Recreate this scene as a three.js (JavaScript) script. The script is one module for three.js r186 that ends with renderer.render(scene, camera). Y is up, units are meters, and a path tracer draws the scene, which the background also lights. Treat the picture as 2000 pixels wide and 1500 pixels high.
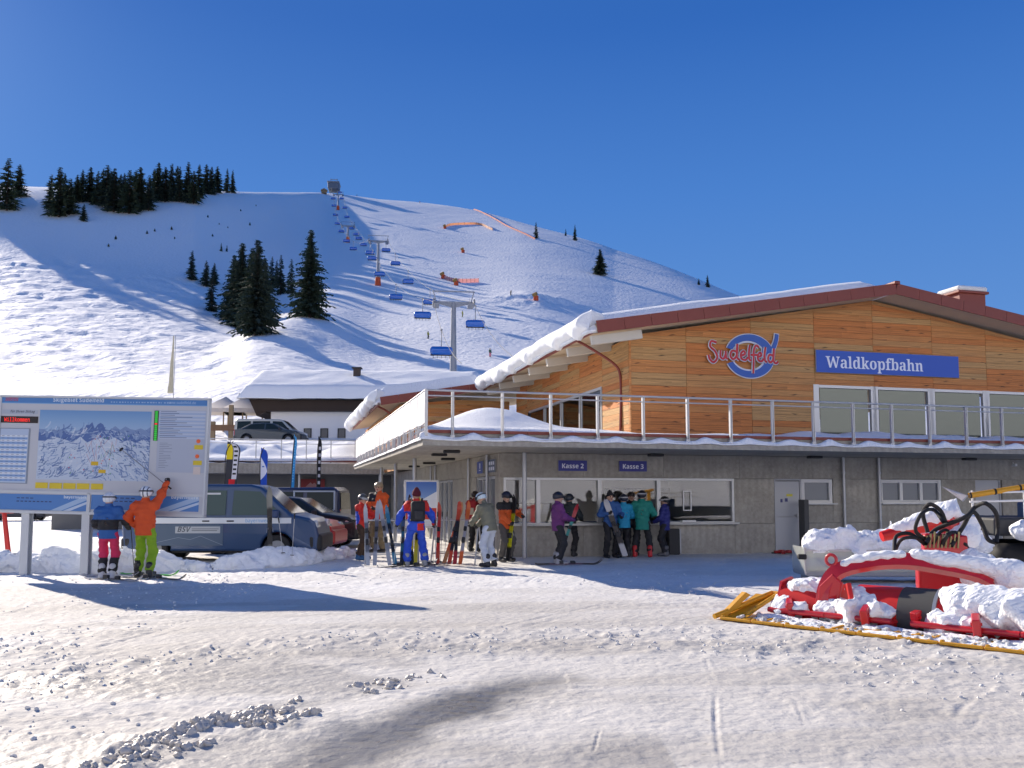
import * as THREE from 'three';
import { mergeGeometries, mergeVertices } from 'three/addons/utils/BufferGeometryUtils.js';
import { RoundedBoxGeometry } from 'three/addons/geometries/RoundedBoxGeometry.js';

// ---------- camera, sky, sun, exposure ----------
const scene = new THREE.Scene();
const FOC = 1700, PPX = 1000, PPY = 835, PITCH = 4.47 * Math.PI / 180, EYE = 1.65;
const camera = new THREE.PerspectiveCamera(2 * Math.atan(750 / FOC) * 180 / Math.PI, 4 / 3, 0.1, 3000);
camera.setViewOffset(2000, 1500, 0, 750 - PPY, 2000, 1500);
camera.position.set(0, EYE, 0);
camera.rotation.x = PITCH;
scene.add(camera);
const renderer = new THREE.WebGLRenderer({ antialias: true });
renderer.toneMapping = THREE.LinearToneMapping;
renderer.toneMappingExposure = 1.55;
renderer.shadowMap.enabled = true;
const SUN_AZ = -43 * Math.PI / 180, SUN_EL = 25.9 * Math.PI / 180;
const SUN = new THREE.Vector3(Math.sin(SUN_AZ) * Math.cos(SUN_EL), Math.sin(SUN_EL), -Math.cos(SUN_AZ) * Math.cos(SUN_EL));
{
  const W = 512, Hh = 256, d = new Float32Array(W * Hh * 4), v = new THREE.Vector3();
  const stops = [[0, .17, .37, .70], [10, .115, .285, .665], [19, .07, .222, .62], [29, .032, .142, .5], [50, .02, .105, .36], [90, .013, .075, .28]];
  for (let j = 0; j < Hh; j++) for (let i = 0; i < W; i++) {
    const el = ((j + .5) / Hh - .5) * Math.PI, az = ((i + .5) / W - .5) * 2 * Math.PI;
    v.set(Math.cos(el) * Math.cos(az), Math.sin(el), Math.cos(el) * Math.sin(az));
    const e = Math.max(0, el * 180 / Math.PI);
    let k = 0; while (k < stops.length - 2 && stops[k + 1][0] < e) k++;
    let t = (e - stops[k][0]) / (stops[k + 1][0] - stops[k][0]); t = Math.min(1, Math.max(0, t));
    const g = Math.max(0, v.dot(SUN)), glow = .04 * g ** 6 + .2 * g ** 60;
    const o = (j * W + i) * 4;
    for (let c = 0; c < 3; c++) d[o + c] = (stops[k][c + 1] * (1 - t) + stops[k + 1][c + 1] * t + glow * [.5, .6, .75][c]) / 1.55;
    d[o + 3] = 1;
  }
  const sky = new THREE.DataTexture(d, W, Hh, THREE.RGBAFormat, THREE.FloatType);
  sky.mapping = THREE.EquirectangularReflectionMapping; sky.magFilter = sky.minFilter = THREE.LinearFilter; sky.needsUpdate = true;
  scene.background = sky; scene.environment = sky;
}
const sun = new THREE.DirectionalLight(0xfff2e0, 4.7);
sun.position.copy(SUN).multiplyScalar(400); sun.castShadow = true; sun.shadow.mapSize.set(4096, 4096);
Object.assign(sun.shadow.camera, { left: -300, right: 300, top: 300, bottom: -300, near: 1, far: 1500 });
scene.add(sun, sun.target);

// ---------- helpers ----------
let seed = 7;
const rnd = () => { seed = (seed * 1664525 + 1013904223) >>> 0; return seed / 4294967296; };
const rr = (a, b) => a + (b - a) * rnd();
const V = (x, y, z) => new THREE.Vector3(x, y, z);
const clamp = (x, a = 0, b = 1) => Math.min(b, Math.max(a, x));
const sst = (a, b, x) => { const t = clamp((x - a) / (b - a)); return t * t * (3 - 2 * t); };
const lerp = (a, b, t) => a + (b - a) * t;
function hash(i, j) { let h = Math.imul(i, 374761393) ^ Math.imul(j, 668265263); h = Math.imul(h ^ (h >>> 13), 1274126177); return ((h ^ (h >>> 16)) >>> 0) / 4294967296; }
function vnoise(x, y, per = 0) {     // value noise -1..1, tileable with integer period
  const i = Math.floor(x), j = Math.floor(y), fx = x - i, fy = y - j, u = fx * fx * (3 - 2 * fx), w = fy * fy * (3 - 2 * fy);
  const H = (a, b) => per ? hash(((a % per) + per) % per, ((b % per) + per) % per) : hash(a, b);
  return 2 * lerp(lerp(H(i, j), H(i + 1, j), u), lerp(H(i, j + 1), H(i + 1, j + 1), u), w) - 1;
}
function fbm(x, y, o = 4, per = 0) { let s = 0, a = .5; for (let k = 0; k < o; k++) { s += a * vnoise(x + k * 17.3, y + k * 9.1, per); x *= 2; y *= 2; per *= 2; a *= .5; } return s; }
// pixel of the photograph -> direction; the distance comes from what the thing stands on or from its size
function dirPx(px, py) { const x = (px - PPX) / FOC, y = -(py - PPY) / FOC, c = Math.cos(PITCH), s = Math.sin(PITCH); return { X: x, Y: y * c + s, F: c - y * s }; }
function atF(px, py, F) { const r = dirPx(px, py), k = F / r.F; return V(r.X * k, EYE + r.Y * k, -F); }
function atY(px, py, y = 0) { const r = dirPx(px, py), k = (y - EYE) / r.Y; return V(r.X * k, y, -r.F * k); }
const BA = 14.85 * Math.PI / 180;      // the lift building is turned this much

function tex(size, fn, srgb = true, rep) {   // fn(u, v) -> [r,g,b] 0..1 or a grey
  const d = new Uint8Array(size * size * 4);
  for (let j = 0; j < size; j++) for (let i = 0; i < size; i++) {
    let c = fn(i / size, j / size); if (typeof c === 'number') c = [c, c, c];
    const o = (j * size + i) * 4; for (let k = 0; k < 3; k++) d[o + k] = clamp(c[k]) * 255; d[o + 3] = 255;
  }
  const t = new THREE.DataTexture(d, size, size); t.wrapS = t.wrapT = THREE.RepeatWrapping; t.magFilter = THREE.LinearFilter; t.minFilter = THREE.LinearMipmapLinearFilter; t.generateMipmaps = true;
  if (srgb) t.colorSpace = THREE.SRGBColorSpace; if (rep) t.repeat.set(rep, rep); t.needsUpdate = true; return t;
}
function canvasTex(w, h, draw) {
  const c = document.createElement('canvas'); c.width = w; c.height = h; const g = c.getContext('2d'); draw(g, w, h);
  const t = new THREE.CanvasTexture(c); t.colorSpace = THREE.SRGBColorSpace; t.magFilter = THREE.LinearFilter; t.anisotropy = 8; return t;
}
const lin = (r, g, b) => new THREE.Color().setRGB(r, g, b);
const mat = (r, g, b, rough = .8, extra = {}) => new THREE.MeshStandardMaterial({ color: lin(r, g, b), roughness: rough, ...extra });
const grainBump = tex(256, (u, v) => .5 + .5 * fbm(u * 32, v * 32, 4, 32), false);
const M = {
  steel: mat(.42, .43, .45, .42, { metalness: .7 }), grey: mat(.3, .31, .32, .6), dark: mat(.02, .02, .022, .6), rubber: mat(.015, .015, .016, .75),
  white: mat(.75, .75, .74, .5), red: mat(.5, .022, .018, .38), redBrown: mat(.2, .035, .022, .5), yellow: mat(.62, .3, .012, .5), glass: new THREE.MeshPhysicalMaterial({ color: lin(.02, .032, .034), roughness: .12, specularIntensity: .45, ior: 1.45 }),
  snow: mat(.86, .88, .9, .85, { bumpMap: grainBump, bumpScale: .02 }),
};
// geometries: boxes carry uv in metres
function bx(w, h, d, x = 0, y = 0, z = 0, rx = 0, ry = 0, rz = 0) {
  const g = new THREE.BoxGeometry(w, h, d), uv = g.attributes.uv, dims = [[d, h], [d, h], [w, d], [w, d], [w, h], [w, h]];
  for (let f = 0; f < 6; f++) for (let k = 0; k < 4; k++) { const i = f * 4 + k; uv.setXY(i, uv.getX(i) * dims[f][0], uv.getY(i) * dims[f][1]); }
  if (rx || ry || rz) g.applyMatrix4(new THREE.Matrix4().makeRotationFromEuler(new THREE.Euler(rx, ry, rz)));
  return g.translate(x, y, z);
}
function rbx(w, h, d, r, x = 0, y = 0, z = 0, seg = 2) { return new RoundedBoxGeometry(w, h, d, seg, r).translate(x, y, z); }
function cyl(a, b, r1, r2 = r1, n = 10) {
  const d = b.clone().sub(a), g = new THREE.CylinderGeometry(r2, r1, d.length(), n);
  g.applyQuaternion(new THREE.Quaternion().setFromUnitVectors(V(0, 1, 0), d.clone().normalize()));
  return g.translate((a.x + b.x) / 2, (a.y + b.y) / 2, (a.z + b.z) / 2);
}
function tube(pts, r, seg = 24, n = 6) { return new THREE.TubeGeometry(new THREE.CatmullRomCurve3(pts), seg, r, n, false); }
function poly(pts, depth, bevel = 0) {   // polygon in x,y extruded along z, centred in z
  const s = new THREE.Shape(pts.map(([x, y]) => new THREE.Vector2(x, y)));
  return new THREE.ExtrudeGeometry(s, { depth: depth - 2 * bevel, bevelEnabled: bevel > 0, bevelThickness: bevel, bevelSize: bevel, bevelSegments: 2, curveSegments: 8 }).translate(0, 0, -depth / 2 + bevel);
}
function quad(a, b, c, d) {
  const g = new THREE.BufferGeometry();
  g.setAttribute('position', new THREE.Float32BufferAttribute([...a, ...b, ...c, ...d], 3)); g.setAttribute('uv', new THREE.Float32BufferAttribute([0, 0, 1, 0, 1, 1, 0, 1], 2));
  g.setIndex([0, 1, 2, 0, 2, 3]); g.computeVertexNormals(); return g;
}
function merged(list) {
  if (!Array.isArray(list)) return list; if (list.length === 1) return list[0];
  return mergeGeometries(list.map(g => { const q = g.index ? g.toNonIndexed() : g; for (const k of Object.keys(q.attributes)) if (!['position', 'normal', 'uv'].includes(k)) q.deleteAttribute(k); return q; }));
}
const taken = {};
const numbered = (n) => { const k = taken[n] = (taken[n] ?? -1) + 1; return k ? n + '_' + String(k).padStart(3, '0') : n; };
function obj(name, geos, m, parent) { const o = new THREE.Mesh(merged(geos), m); o.name = parent ? name : numbered(name); o.castShadow = o.receiveShadow = true; (parent || scene).add(o); return o; }
function tag(o, label, category, group, kind) { o.userData.label = label; o.userData.category = category; if (group) o.userData.group = group; if (kind) o.userData.kind = kind; return o; }
function thing(name, label, category, pos = V(0, 0, 0), turn = 0, group) { const o = new THREE.Group(); o.name = numbered(name); scene.add(o); o.position.copy(pos); o.rotation.y = turn; return tag(o, label, category, group); }
function one(name, geos, m, label, category, group) { return tag(obj(name, geos, m), label, category, group); }
function dup(root, pos, turn, label, group) { const r = root.clone(); r.name = numbered(root.name.replace(/_\d{3}$/, '')); scene.add(r); r.position.copy(pos); r.rotation.y = turn; r.userData = { ...root.userData }; if (label) r.userData.label = label; if (group) r.userData.group = group; return r; }

// ---------- surface nets: meshes a signed distance field ----------
function sdfMesh(min, max, cell, f, colour) {
  const n = [0, 1, 2].map(k => Math.ceil((max[k] - min[k]) / cell) + 1), [nx, ny, nz] = n, val = new Float32Array(nx * ny * nz);
  let o = 0; for (let k = 0; k < nz; k++) for (let j = 0; j < ny; j++) for (let i = 0; i < nx; i++) val[o++] = f(min[0] + i * cell, min[1] + j * cell, min[2] + k * cell);
  const id = new Int32Array(nx * ny * nz).fill(-1), pos = [], idx = [], I = (i, j, k) => i + nx * (j + ny * k);
  const E = [[0, 1], [2, 3], [4, 5], [6, 7], [0, 2], [1, 3], [4, 6], [5, 7], [0, 4], [1, 5], [2, 6], [3, 7]];
  for (let k = 0; k < nz - 1; k++) for (let j = 0; j < ny - 1; j++) for (let i = 0; i < nx - 1; i++) {
    const c = []; let m = 0; for (let q = 0; q < 8; q++) { const x = val[I(i + (q & 1), j + ((q >> 1) & 1), k + (q >> 2))]; c.push(x); if (x < 0) m |= 1 << q; }
    if (m === 0 || m === 255) continue;
    let sx = 0, sy = 0, sz = 0, cnt = 0;
    for (const [a, b] of E) if ((c[a] < 0) !== (c[b] < 0)) { const t = c[a] / (c[a] - c[b]); sx += lerp(a & 1, b & 1, t); sy += lerp((a >> 1) & 1, (b >> 1) & 1, t); sz += lerp(a >> 2, b >> 2, t); cnt++; }
    id[I(i, j, k)] = pos.length / 3; pos.push(min[0] + (i + sx / cnt) * cell, min[1] + (j + sy / cnt) * cell, min[2] + (k + sz / cnt) * cell);
  }
  const q4 = (a, b, c, d, flip) => { if (a < 0 || b < 0 || c < 0 || d < 0) return; flip ? idx.push(a, c, b, a, d, c) : idx.push(a, b, c, a, c, d); };
  for (let k = 1; k < nz - 1; k++) for (let j = 1; j < ny - 1; j++) for (let i = 1; i < nx - 1; i++) {
    const a = val[I(i, j, k)] < 0;
    if (a !== (val[I(i + 1, j, k)] < 0)) q4(id[I(i, j - 1, k - 1)], id[I(i, j, k - 1)], id[I(i, j, k)], id[I(i, j - 1, k)], !a);
    if (a !== (val[I(i, j + 1, k)] < 0)) q4(id[I(i - 1, j, k - 1)], id[I(i - 1, j, k)], id[I(i, j, k)], id[I(i, j, k - 1)], !a);
    if (a !== (val[I(i, j, k + 1)] < 0)) q4(id[I(i - 1, j - 1, k)], id[I(i, j - 1, k)], id[I(i, j, k)], id[I(i - 1, j, k)], !a);
  }
  const g = new THREE.BufferGeometry(); g.setAttribute('position', new THREE.Float32BufferAttribute(pos, 3)); g.setIndex(idx);
  const uv = []; for (let i = 0; i < pos.length; i += 3) uv.push(pos[i] + pos[i + 2] * .7, pos[i + 1] + pos[i + 2] * .3); g.setAttribute('uv', new THREE.Float32BufferAttribute(uv, 2));
  if (colour) { const col = []; for (let i = 0; i < pos.length; i += 3) col.push(...colour(pos[i], pos[i + 1], pos[i + 2])); g.setAttribute('color', new THREE.Float32BufferAttribute(col, 3)); }
  g.computeVertexNormals(); return g;
}
const smin = (a, b, k) => { const h = Math.max(k - Math.abs(a - b), 0) / k; return Math.min(a, b) - h * h * k * .25; };
function capsule(a, b, r1, r2) {        // tapered capsule distance
  const dx = b.x - a.x, dy = b.y - a.y, dz = b.z - a.z, L = dx * dx + dy * dy + dz * dz || 1e-9;
  return (x, y, z) => { const t = clamp(((x - a.x) * dx + (y - a.y) * dy + (z - a.z) * dz) / L), px = x - a.x - t * dx, py = y - a.y - t * dy, pz = z - a.z - t * dz; return Math.sqrt(px * px + py * py + pz * pz) - lerp(r1, r2, t); };
}
function ell(c, rx, ry, rz) { const m = Math.min(rx, ry, rz); return (x, y, z) => { const a = (x - c.x) / rx, b = (y - c.y) / ry, d = (z - c.z) / rz; return (Math.sqrt(a * a + b * b + d * d) - 1) * m; }; }
const blend = (k, ...fs) => (x, y, z) => { let d = fs[0](x, y, z); for (let i = 1; i < fs.length; i++) d = smin(d, fs[i](x, y, z), k); return d; };
// a lump of settled snow following a path: points with radii, flattened, lumpy
function chunk(c, r) { const q = new THREE.Quaternion().setFromEuler(new THREE.Euler(rnd() * 6, rnd() * 6, rnd() * 6)).invert(), v = V(0, 0, 0), a = r * rr(.5, .75), b = r * rr(.4, .65), d = r * rr(.5, .75), e = r * .12; return (x, y, z) => { v.set(x - c.x, y - c.y, z - c.z).applyQuaternion(q); const X = Math.abs(v.x) - a, Y = Math.abs(v.y) - b, Z = Math.abs(v.z) - d; return Math.hypot(Math.max(X, 0), Math.max(Y, 0), Math.max(Z, 0)) + Math.min(Math.max(X, Y, Z), 0) - e; }; }
function snowLump(list, cell, flat = 1, rough = .25, k = .1, chunky = 0) {
  const fs = list.map(([x, y, z, r]) => rnd() < chunky ? chunk(V(x, y, z), r * 1.1) : ell(V(x, y, z), r, r * flat, r)), mn = [1e9, 1e9, 1e9], mx = [-1e9, -1e9, -1e9];
  for (const [x, y, z, r] of list) [x, y, z].forEach((c, q) => { mn[q] = Math.min(mn[q], c - r * 1.3 - cell * 2); mx[q] = Math.max(mx[q], c + r * 1.3 + cell * 2); });
  const r0 = list[0][3], fr = .9 / r0, B = blend(k, ...fs);
  return sdfMesh(mn, mx, cell, (x, y, z) => { const b = B(x, y, z); return Math.abs(b) > rough * r0 * 1.1 + cell * 2 ? b : b + rough * r0 * (.8 * fbm(x * fr + 3.1, z * fr + y * fr * 1.3, 3) + .55 * fbm(x * fr * 3.3 + y * fr * 2.1, z * fr * 3.3 - y * fr * 1.7, 4)); });
}
// ---------- terrain: the snowed-in car park and the ski hill behind ----------
const COLS = [   // column of the photograph, then [distance, row] up to the crest
  [-900, [[100, 790], [150, 720], [330, 540], [440, 400]]], [-400, [[100, 772], [150, 700], [330, 500], [440, 352]]],
  [0, [[100, 768], [150, 692], [322, 502], [445, 362]]], [200, [[100, 765], [150, 697], [325, 518], [445, 370]]],
  [380, [[100, 757], [150, 702], [322, 546], [460, 373]]], [440, [[100, 748], [150, 692], [230, 645], [340, 545], [485, 374]]],
  [500, [[100, 742], [150, 676], [187, 641], [225, 646], [345, 538], [530, 375]]], [570, [[100, 744], [150, 684], [203, 622], [228, 624], [310, 558], [440, 455], [610, 376]]],
  [640, [[100, 748], [150, 706], [207, 627], [240, 602], [310, 555], [450, 473], [600, 407], [690, 377]]], [740, [[100, 758], [150, 724], [220, 640], [310, 557], [450, 478], [600, 416], [700, 389]]],
  [900, [[100, 765], [150, 735], [220, 642], [310, 568], [450, 490], [600, 425], [680, 405]]], [1050, [[100, 790], [150, 742], [250, 622], [400, 522], [600, 443]]],
  [1200, [[100, 800], [150, 746], [250, 652], [400, 546], [540, 487]]], [1420, [[100, 830], [150, 765], [250, 692], [460, 569]]],
  [1700, [[100, 860], [150, 810], [250, 745], [420, 672]]], [2000, [[100, 890], [150, 850], [250, 805], [400, 762]]], [2700, [[100, 930], [150, 900], [380, 862]]],
];
const QN = 400;
const crestF = COLS.map(c => c[1][c[1].length - 1][0]);
const colTab = COLS.map(([px, pts], ci) => {   // slope angle to the eye as a function of distance / crest distance
  const k = pts.map(([F, y]) => { const r = dirPx(px, y); return [F / crestF[ci], r.Y / r.F]; });
  const e1 = k[k.length - 1][1]; k.unshift([0, k[0][1] - .06]); k.push([1.12, e1 - .012], [1.5, e1 - .1], [3, e1 - .25]);
  const n = k.length, dl = [], m = []; for (let i = 0; i < n - 1; i++) dl.push((k[i + 1][1] - k[i][1]) / (k[i + 1][0] - k[i][0]));
  for (let i = 0; i < n; i++) m.push(i === 0 ? dl[0] : i === n - 1 ? dl[n - 2] : dl[i - 1] * dl[i] <= 0 ? 0 : 2 * dl[i - 1] * dl[i] / (dl[i - 1] + dl[i]));
  const tab = new Float32Array(QN + 2); let i = 0;
  for (let q = 0; q < tab.length; q++) {
    const x = Math.min(q * 3 / QN, 3); while (i < n - 2 && k[i + 1][0] < x) i++;
    const w = k[i + 1][0] - k[i][0], t = (x - k[i][0]) / w, t2 = t * t, t3 = t2 * t;
    tab[q] = (2 * t3 - 3 * t2 + 1) * k[i][1] + (t3 - 2 * t2 + t) * w * m[i] + (-2 * t3 + 3 * t2) * k[i + 1][1] + (t3 - t2) * w * m[i + 1];
  }
  return tab;
});
function hillBase(X, F) {
  if (F < 12) return 0;
  const a = X / F; let e = .2, h = 0;
  const cr4 = (p0, p1, p2, p3, t) => { const m1 = (p2 - p0) / 2, m2 = (p3 - p1) / 2, t2 = t * t, t3 = t2 * t; return (2 * t3 - 3 * t2 + 1) * p1 + (t3 - 2 * t2 + t) * m1 + (3 * t2 - 2 * t3) * p2 + (t3 - t2) * m2; };
  const CI = (c) => clamp(c, 0, COLS.length - 1);
  for (let it = 0; it < 2; it++) {
    const px = clamp(PPX + FOC * a / (Math.cos(PITCH) + e * Math.sin(PITCH)), -899, 2699);
    let i = 0; while (i < COLS.length - 2 && COLS[i + 1][0] < px) i++;
    const t = (px - COLS[i][0]) / (COLS[i + 1][0] - COLS[i][0]), cf = cr4(crestF[CI(i - 1)], crestF[i], crestF[i + 1], crestF[CI(i + 2)], t);
    const q = Math.min(F / cf, 2.98) * QN / 3, qi = Math.floor(q), qt = q - qi, at = (c) => { const T = colTab[CI(c)]; return lerp(T[qi], T[qi + 1], qt); };
    e = cr4(at(i - 1), at(i), at(i + 1), at(i + 2), t);
  }
  h = EYE + e * F;
  const right = sst(-.47, -.36, a), low = lerp(0, 5.2 * sst(45, 56, F) + sst(60, 90, F) * 1.5, right), up = lerp(sst(68, 100, F), sst(60, 100, F), right);
  return lerp(low, h, up);
}
function hillH(X, F) {
  let h = hillBase(X, F); if (F < 60) return h;
  const px = PPX + FOC * X / F * .97, w = sst(85, 120, F);
  const mog = (1 - sst(400, 470, px)) * sst(100, 135, F) * (1 - sst(300, 350, F)), mound = sst(400, 450, px) * (1 - sst(620, 700, px)) * sst(95, 110, F) * (1 - sst(190, 230, F));
  h += (mog * .85 + mound * .4) * (fbm(X / 7 + .3 * F / 9, F / 5.2, 3) * 1.0) + (mog * .28 + mound * .12) * vnoise(X / 2.6, F / 1.7);
  h += w * (.45 * fbm(X / 45 + 4, F / 38, 3) + .1 * fbm(X / 6 + 9, F / 4.5, 3));
  const b = Math.exp(-(((px - 1040 - 40 * vnoise(F / 9, 3)) / 70) ** 2 + ((F - 292) / 16) ** 2)); h += b * (1.6 + 1.6 * fbm(X / 5, F / 4, 3));
  return h;
}
// --- near ground relief ---
const line = (pts) => pts.map(([x, y]) => { const p = atY(x, y); return [p.x, -p.z]; });
const segD = (X, F, L) => { let best = 1e9; for (let i = 0; i < L.length - 1; i++) { const [ax, ay] = L[i], [bx_, by] = L[i + 1], dx = bx_ - ax, dy = by - ay, t = clamp(((X - ax) * dx + (F - ay) * dy) / (dx * dx + dy * dy)); best = Math.min(best, Math.hypot(X - ax - t * dx, F - ay - t * dy)); } return best; };
const RUTS = [   // scratches, wheel ruts and ski tracks that show in the packed snow: [line, half width, depth]
  [line([[1378, 1290], [1396, 1340], [1398, 1420], [1406, 1500]]), .035, .03], [line([[1240, 1270], [1262, 1330], [1240, 1400]]), .02, .015], [line([[1270, 1280], [1315, 1345], [1310, 1400]]), .018, .012],
  [line([[1420, 1260], [1470, 1305]]), .02, .012], [line([[1545, 1350], [1572, 1420]]), .025, .018], [line([[1255, 1410], [1272, 1450]]), .02, .015], [line([[1160, 1470], [1172, 1430]]), .02, .015],
  [line([[0, 1270], [200, 1250], [390, 1215]]), .05, .035], [line([[250, 1408], [430, 1390], [500, 1378]]), .035, .03], [line([[0, 1360], [160, 1352], [310, 1335]]), .04, .03], [line([[480, 1245], [590, 1235]]), .03, .02],
  [line([[490, 1312], [600, 1300], [690, 1270]]), .03, .03], [line([[560, 1320], [620, 1305]]), .03, .03], [line([[840, 1305], [900, 1280]]), .03, .02], [line([[860, 1225], [1000, 1210], [1140, 1180]]), .04, .015],
  [line([[1870, 1500], [1850, 1440], [1880, 1380], [1940, 1340]]), .06, .015], [line([[1900, 1500], [1885, 1445], [1920, 1390]]), .04, .012],
];
seed = 5; const TRACKS = [];   // old ski and wheel tracks criss-crossing the yard
for (let i = 0; i < 26; i++) { const x = rr(-7, 7), f = rr(6.5, 17), a = rr(-.5, .5) + (i % 3 ? 0 : 1.2), len = rr(2, 6), cv = rr(-.25, .25), two = rnd() < .6; for (const s of two ? [0, .16 + .1 * rnd()] : [0]) { const L = [0, .33, .66, 1].map(t => { const b = a + cv * t; return [x + Math.cos(b) * len * t - Math.sin(b) * s, f + Math.sin(b) * len * t + Math.cos(b) * s]; }), xs = L.map(p => p[0]), ys = L.map(p => p[1]), w = rr(.02, .045); TRACKS.push([L, w, rr(.008, .018), Math.min(...xs) - .2, Math.max(...xs) + .2, Math.min(...ys) - .2, Math.max(...ys) + .2]); } }
const WET = line([[650, 1500], [760, 1440], [860, 1395], [950, 1355], [1050, 1325]]), WET2 = line([[500, 1395], [700, 1360]]);
const CHUNK = line([[235, 1475], [330, 1440], [440, 1420], [560, 1418]]);
const wetMask = (X, F) => { const n = .25 * fbm(X * 2.2, F * 2.2, 4); return clamp(1.25 - (segD(X, F, WET) + n) / .42) * sst(8.6, 7.4, F - X * .2) + .5 * clamp(1 - (segD(X, F, WET2) + n) / .3); };
const sst2 = sst;
const chunkMask = (X, F) => clamp(1.15 - (segD(X, F, CHUNK) + .18 * fbm(X * 3, F * 3, 2)) / .42);
const crumbMask = (X, F) => {   // broken-up snow between the smooth driven lanes
  const n = fbm(X * .32 + 5, F * .32 + (X * .12), 3), band = Math.exp(-(((F - (10.2 + .16 * X + 1.1 * vnoise(X * .5, 2))) / 1.1) ** 2));
  return clamp(sst(-.05, .3, n) * .55 + band * .9 + sst(14, 17, F) * .45) * (1 - clamp(wetMask(X, F)));
};
function groundH(X, F) {
  const r = Math.hypot(X, F); if (F < 1.5 || r > 36) return 0;
  let h = .05 * fbm(X * .22, F * .22, 3) + .012 * fbm(X * 1.3 + 4, F * 1.3, 3);
  const c = crumbMask(X, F), fine = fbm(X * 7, F * 7, 3), lump = Math.max(0, vnoise(X * 4.3, F * 4.3) + .35 * vnoise(X * 11, F * 11) - .1);
  h += c * (.026 * lump + .018 * fine) + (1 - c) * .004 * fine + .006 * fbm((X * .25 + F * .1) * 3, (F * 1.6 - X * .35) * 2.2, 3) + c * .03 * Math.max(0, vnoise(X * 9 + 3, F * 9) - .2);
  if (F < 9 && X < .5) { const k = chunkMask(X, F); if (k > 0) { const q = Math.max(0, fbm(X * 9, F * 9, 4) + .15) * 1.6; h += k * (.02 + .03 * clamp(q)); } const w = wetMask(X, F); h -= .02 * clamp(w) * (1 - .3 * fine); }
  if (X < -1 && F < 9.5 && F > 6) { const m = sst(-1, -2, X) * sst(.05, .4, fbm(X * .5 + 9, F * .5, 2) + .25); h += m * .009 * Math.sin((F * .96 + X * .25 + .06 * vnoise(X * 2, F * 2)) * 38) * sst(0, .3, vnoise(X * .9, F * 1.7) + .2); }   // tyre tread
  for (const [L, w, d, x0, x1, f0, f1] of TRACKS) if (X > x0 && X < x1 && F > f0 && F < f1) { const q = segD(X, F, L); if (q < w * 2.5) h += d * (-Math.exp(-((q / w) ** 2)) + .3 * Math.exp(-(((q - w * 1.6) / (w * .6)) ** 2))) * clamp(.5 + 1.1 * vnoise(X * 1.3 + d * 999, F * 1.3)); }
  for (const [L, w0, d0] of RUTS) { const w = w0 * .5, d = d0 * .42 * clamp(.4 + 1.5 * vnoise(X * 2.3 + w0 * 99, F * 1.6)), q = segD(X, F, L); if (q < w * 3) h += d * (-Math.exp(-((q / w) ** 2)) + .45 * Math.exp(-(((q - w * 1.7) / (w * .7)) ** 2))) * (.7 + .5 * vnoise(X * 3, F * 3)); }
  return h * (1 - sst(30, 36, r));
}
function polar(r0, r1, rows, cols, hf, logRows) {
  const ang = []; for (let i = 0; i <= cols; i++) ang.push(lerp(-.68, .68, i / cols));
  for (let i = 1; i <= 26; i++) ang.push(.68 + (2 * Math.PI - 1.36) * i / 26);
  const nA = ang.length, pos = new Float32Array(nA * (rows + 1) * 3), uv = new Float32Array(nA * (rows + 1) * 2), idx = [];
  for (let j = 0; j <= rows; j++) {
    const t = j / rows, r = logRows ? r0 * (r1 / r0) ** t : r0 + (r1 - r0) * t ** 1.25;
    for (let i = 0; i < nA; i++) {
      const X = r * Math.sin(ang[i]), F = r * Math.cos(ang[i]), o = j * nA + i;
      pos[o * 3] = X; pos[o * 3 + 1] = hf(X, F, r, ang[i]); pos[o * 3 + 2] = -F; uv[o * 2] = X; uv[o * 2 + 1] = F;
      if (j < rows && i < nA - 1) { const a = o, b = o + 1, c = o + nA, d = c + 1; idx.push(a, b, d, a, d, c); }
    }
  }
  const g = new THREE.BufferGeometry(); g.setAttribute('position', new THREE.BufferAttribute(pos, 3)); g.setAttribute('uv', new THREE.BufferAttribute(uv, 2)); g.setIndex(idx); g.computeVertexNormals(); return g;
}
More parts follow.
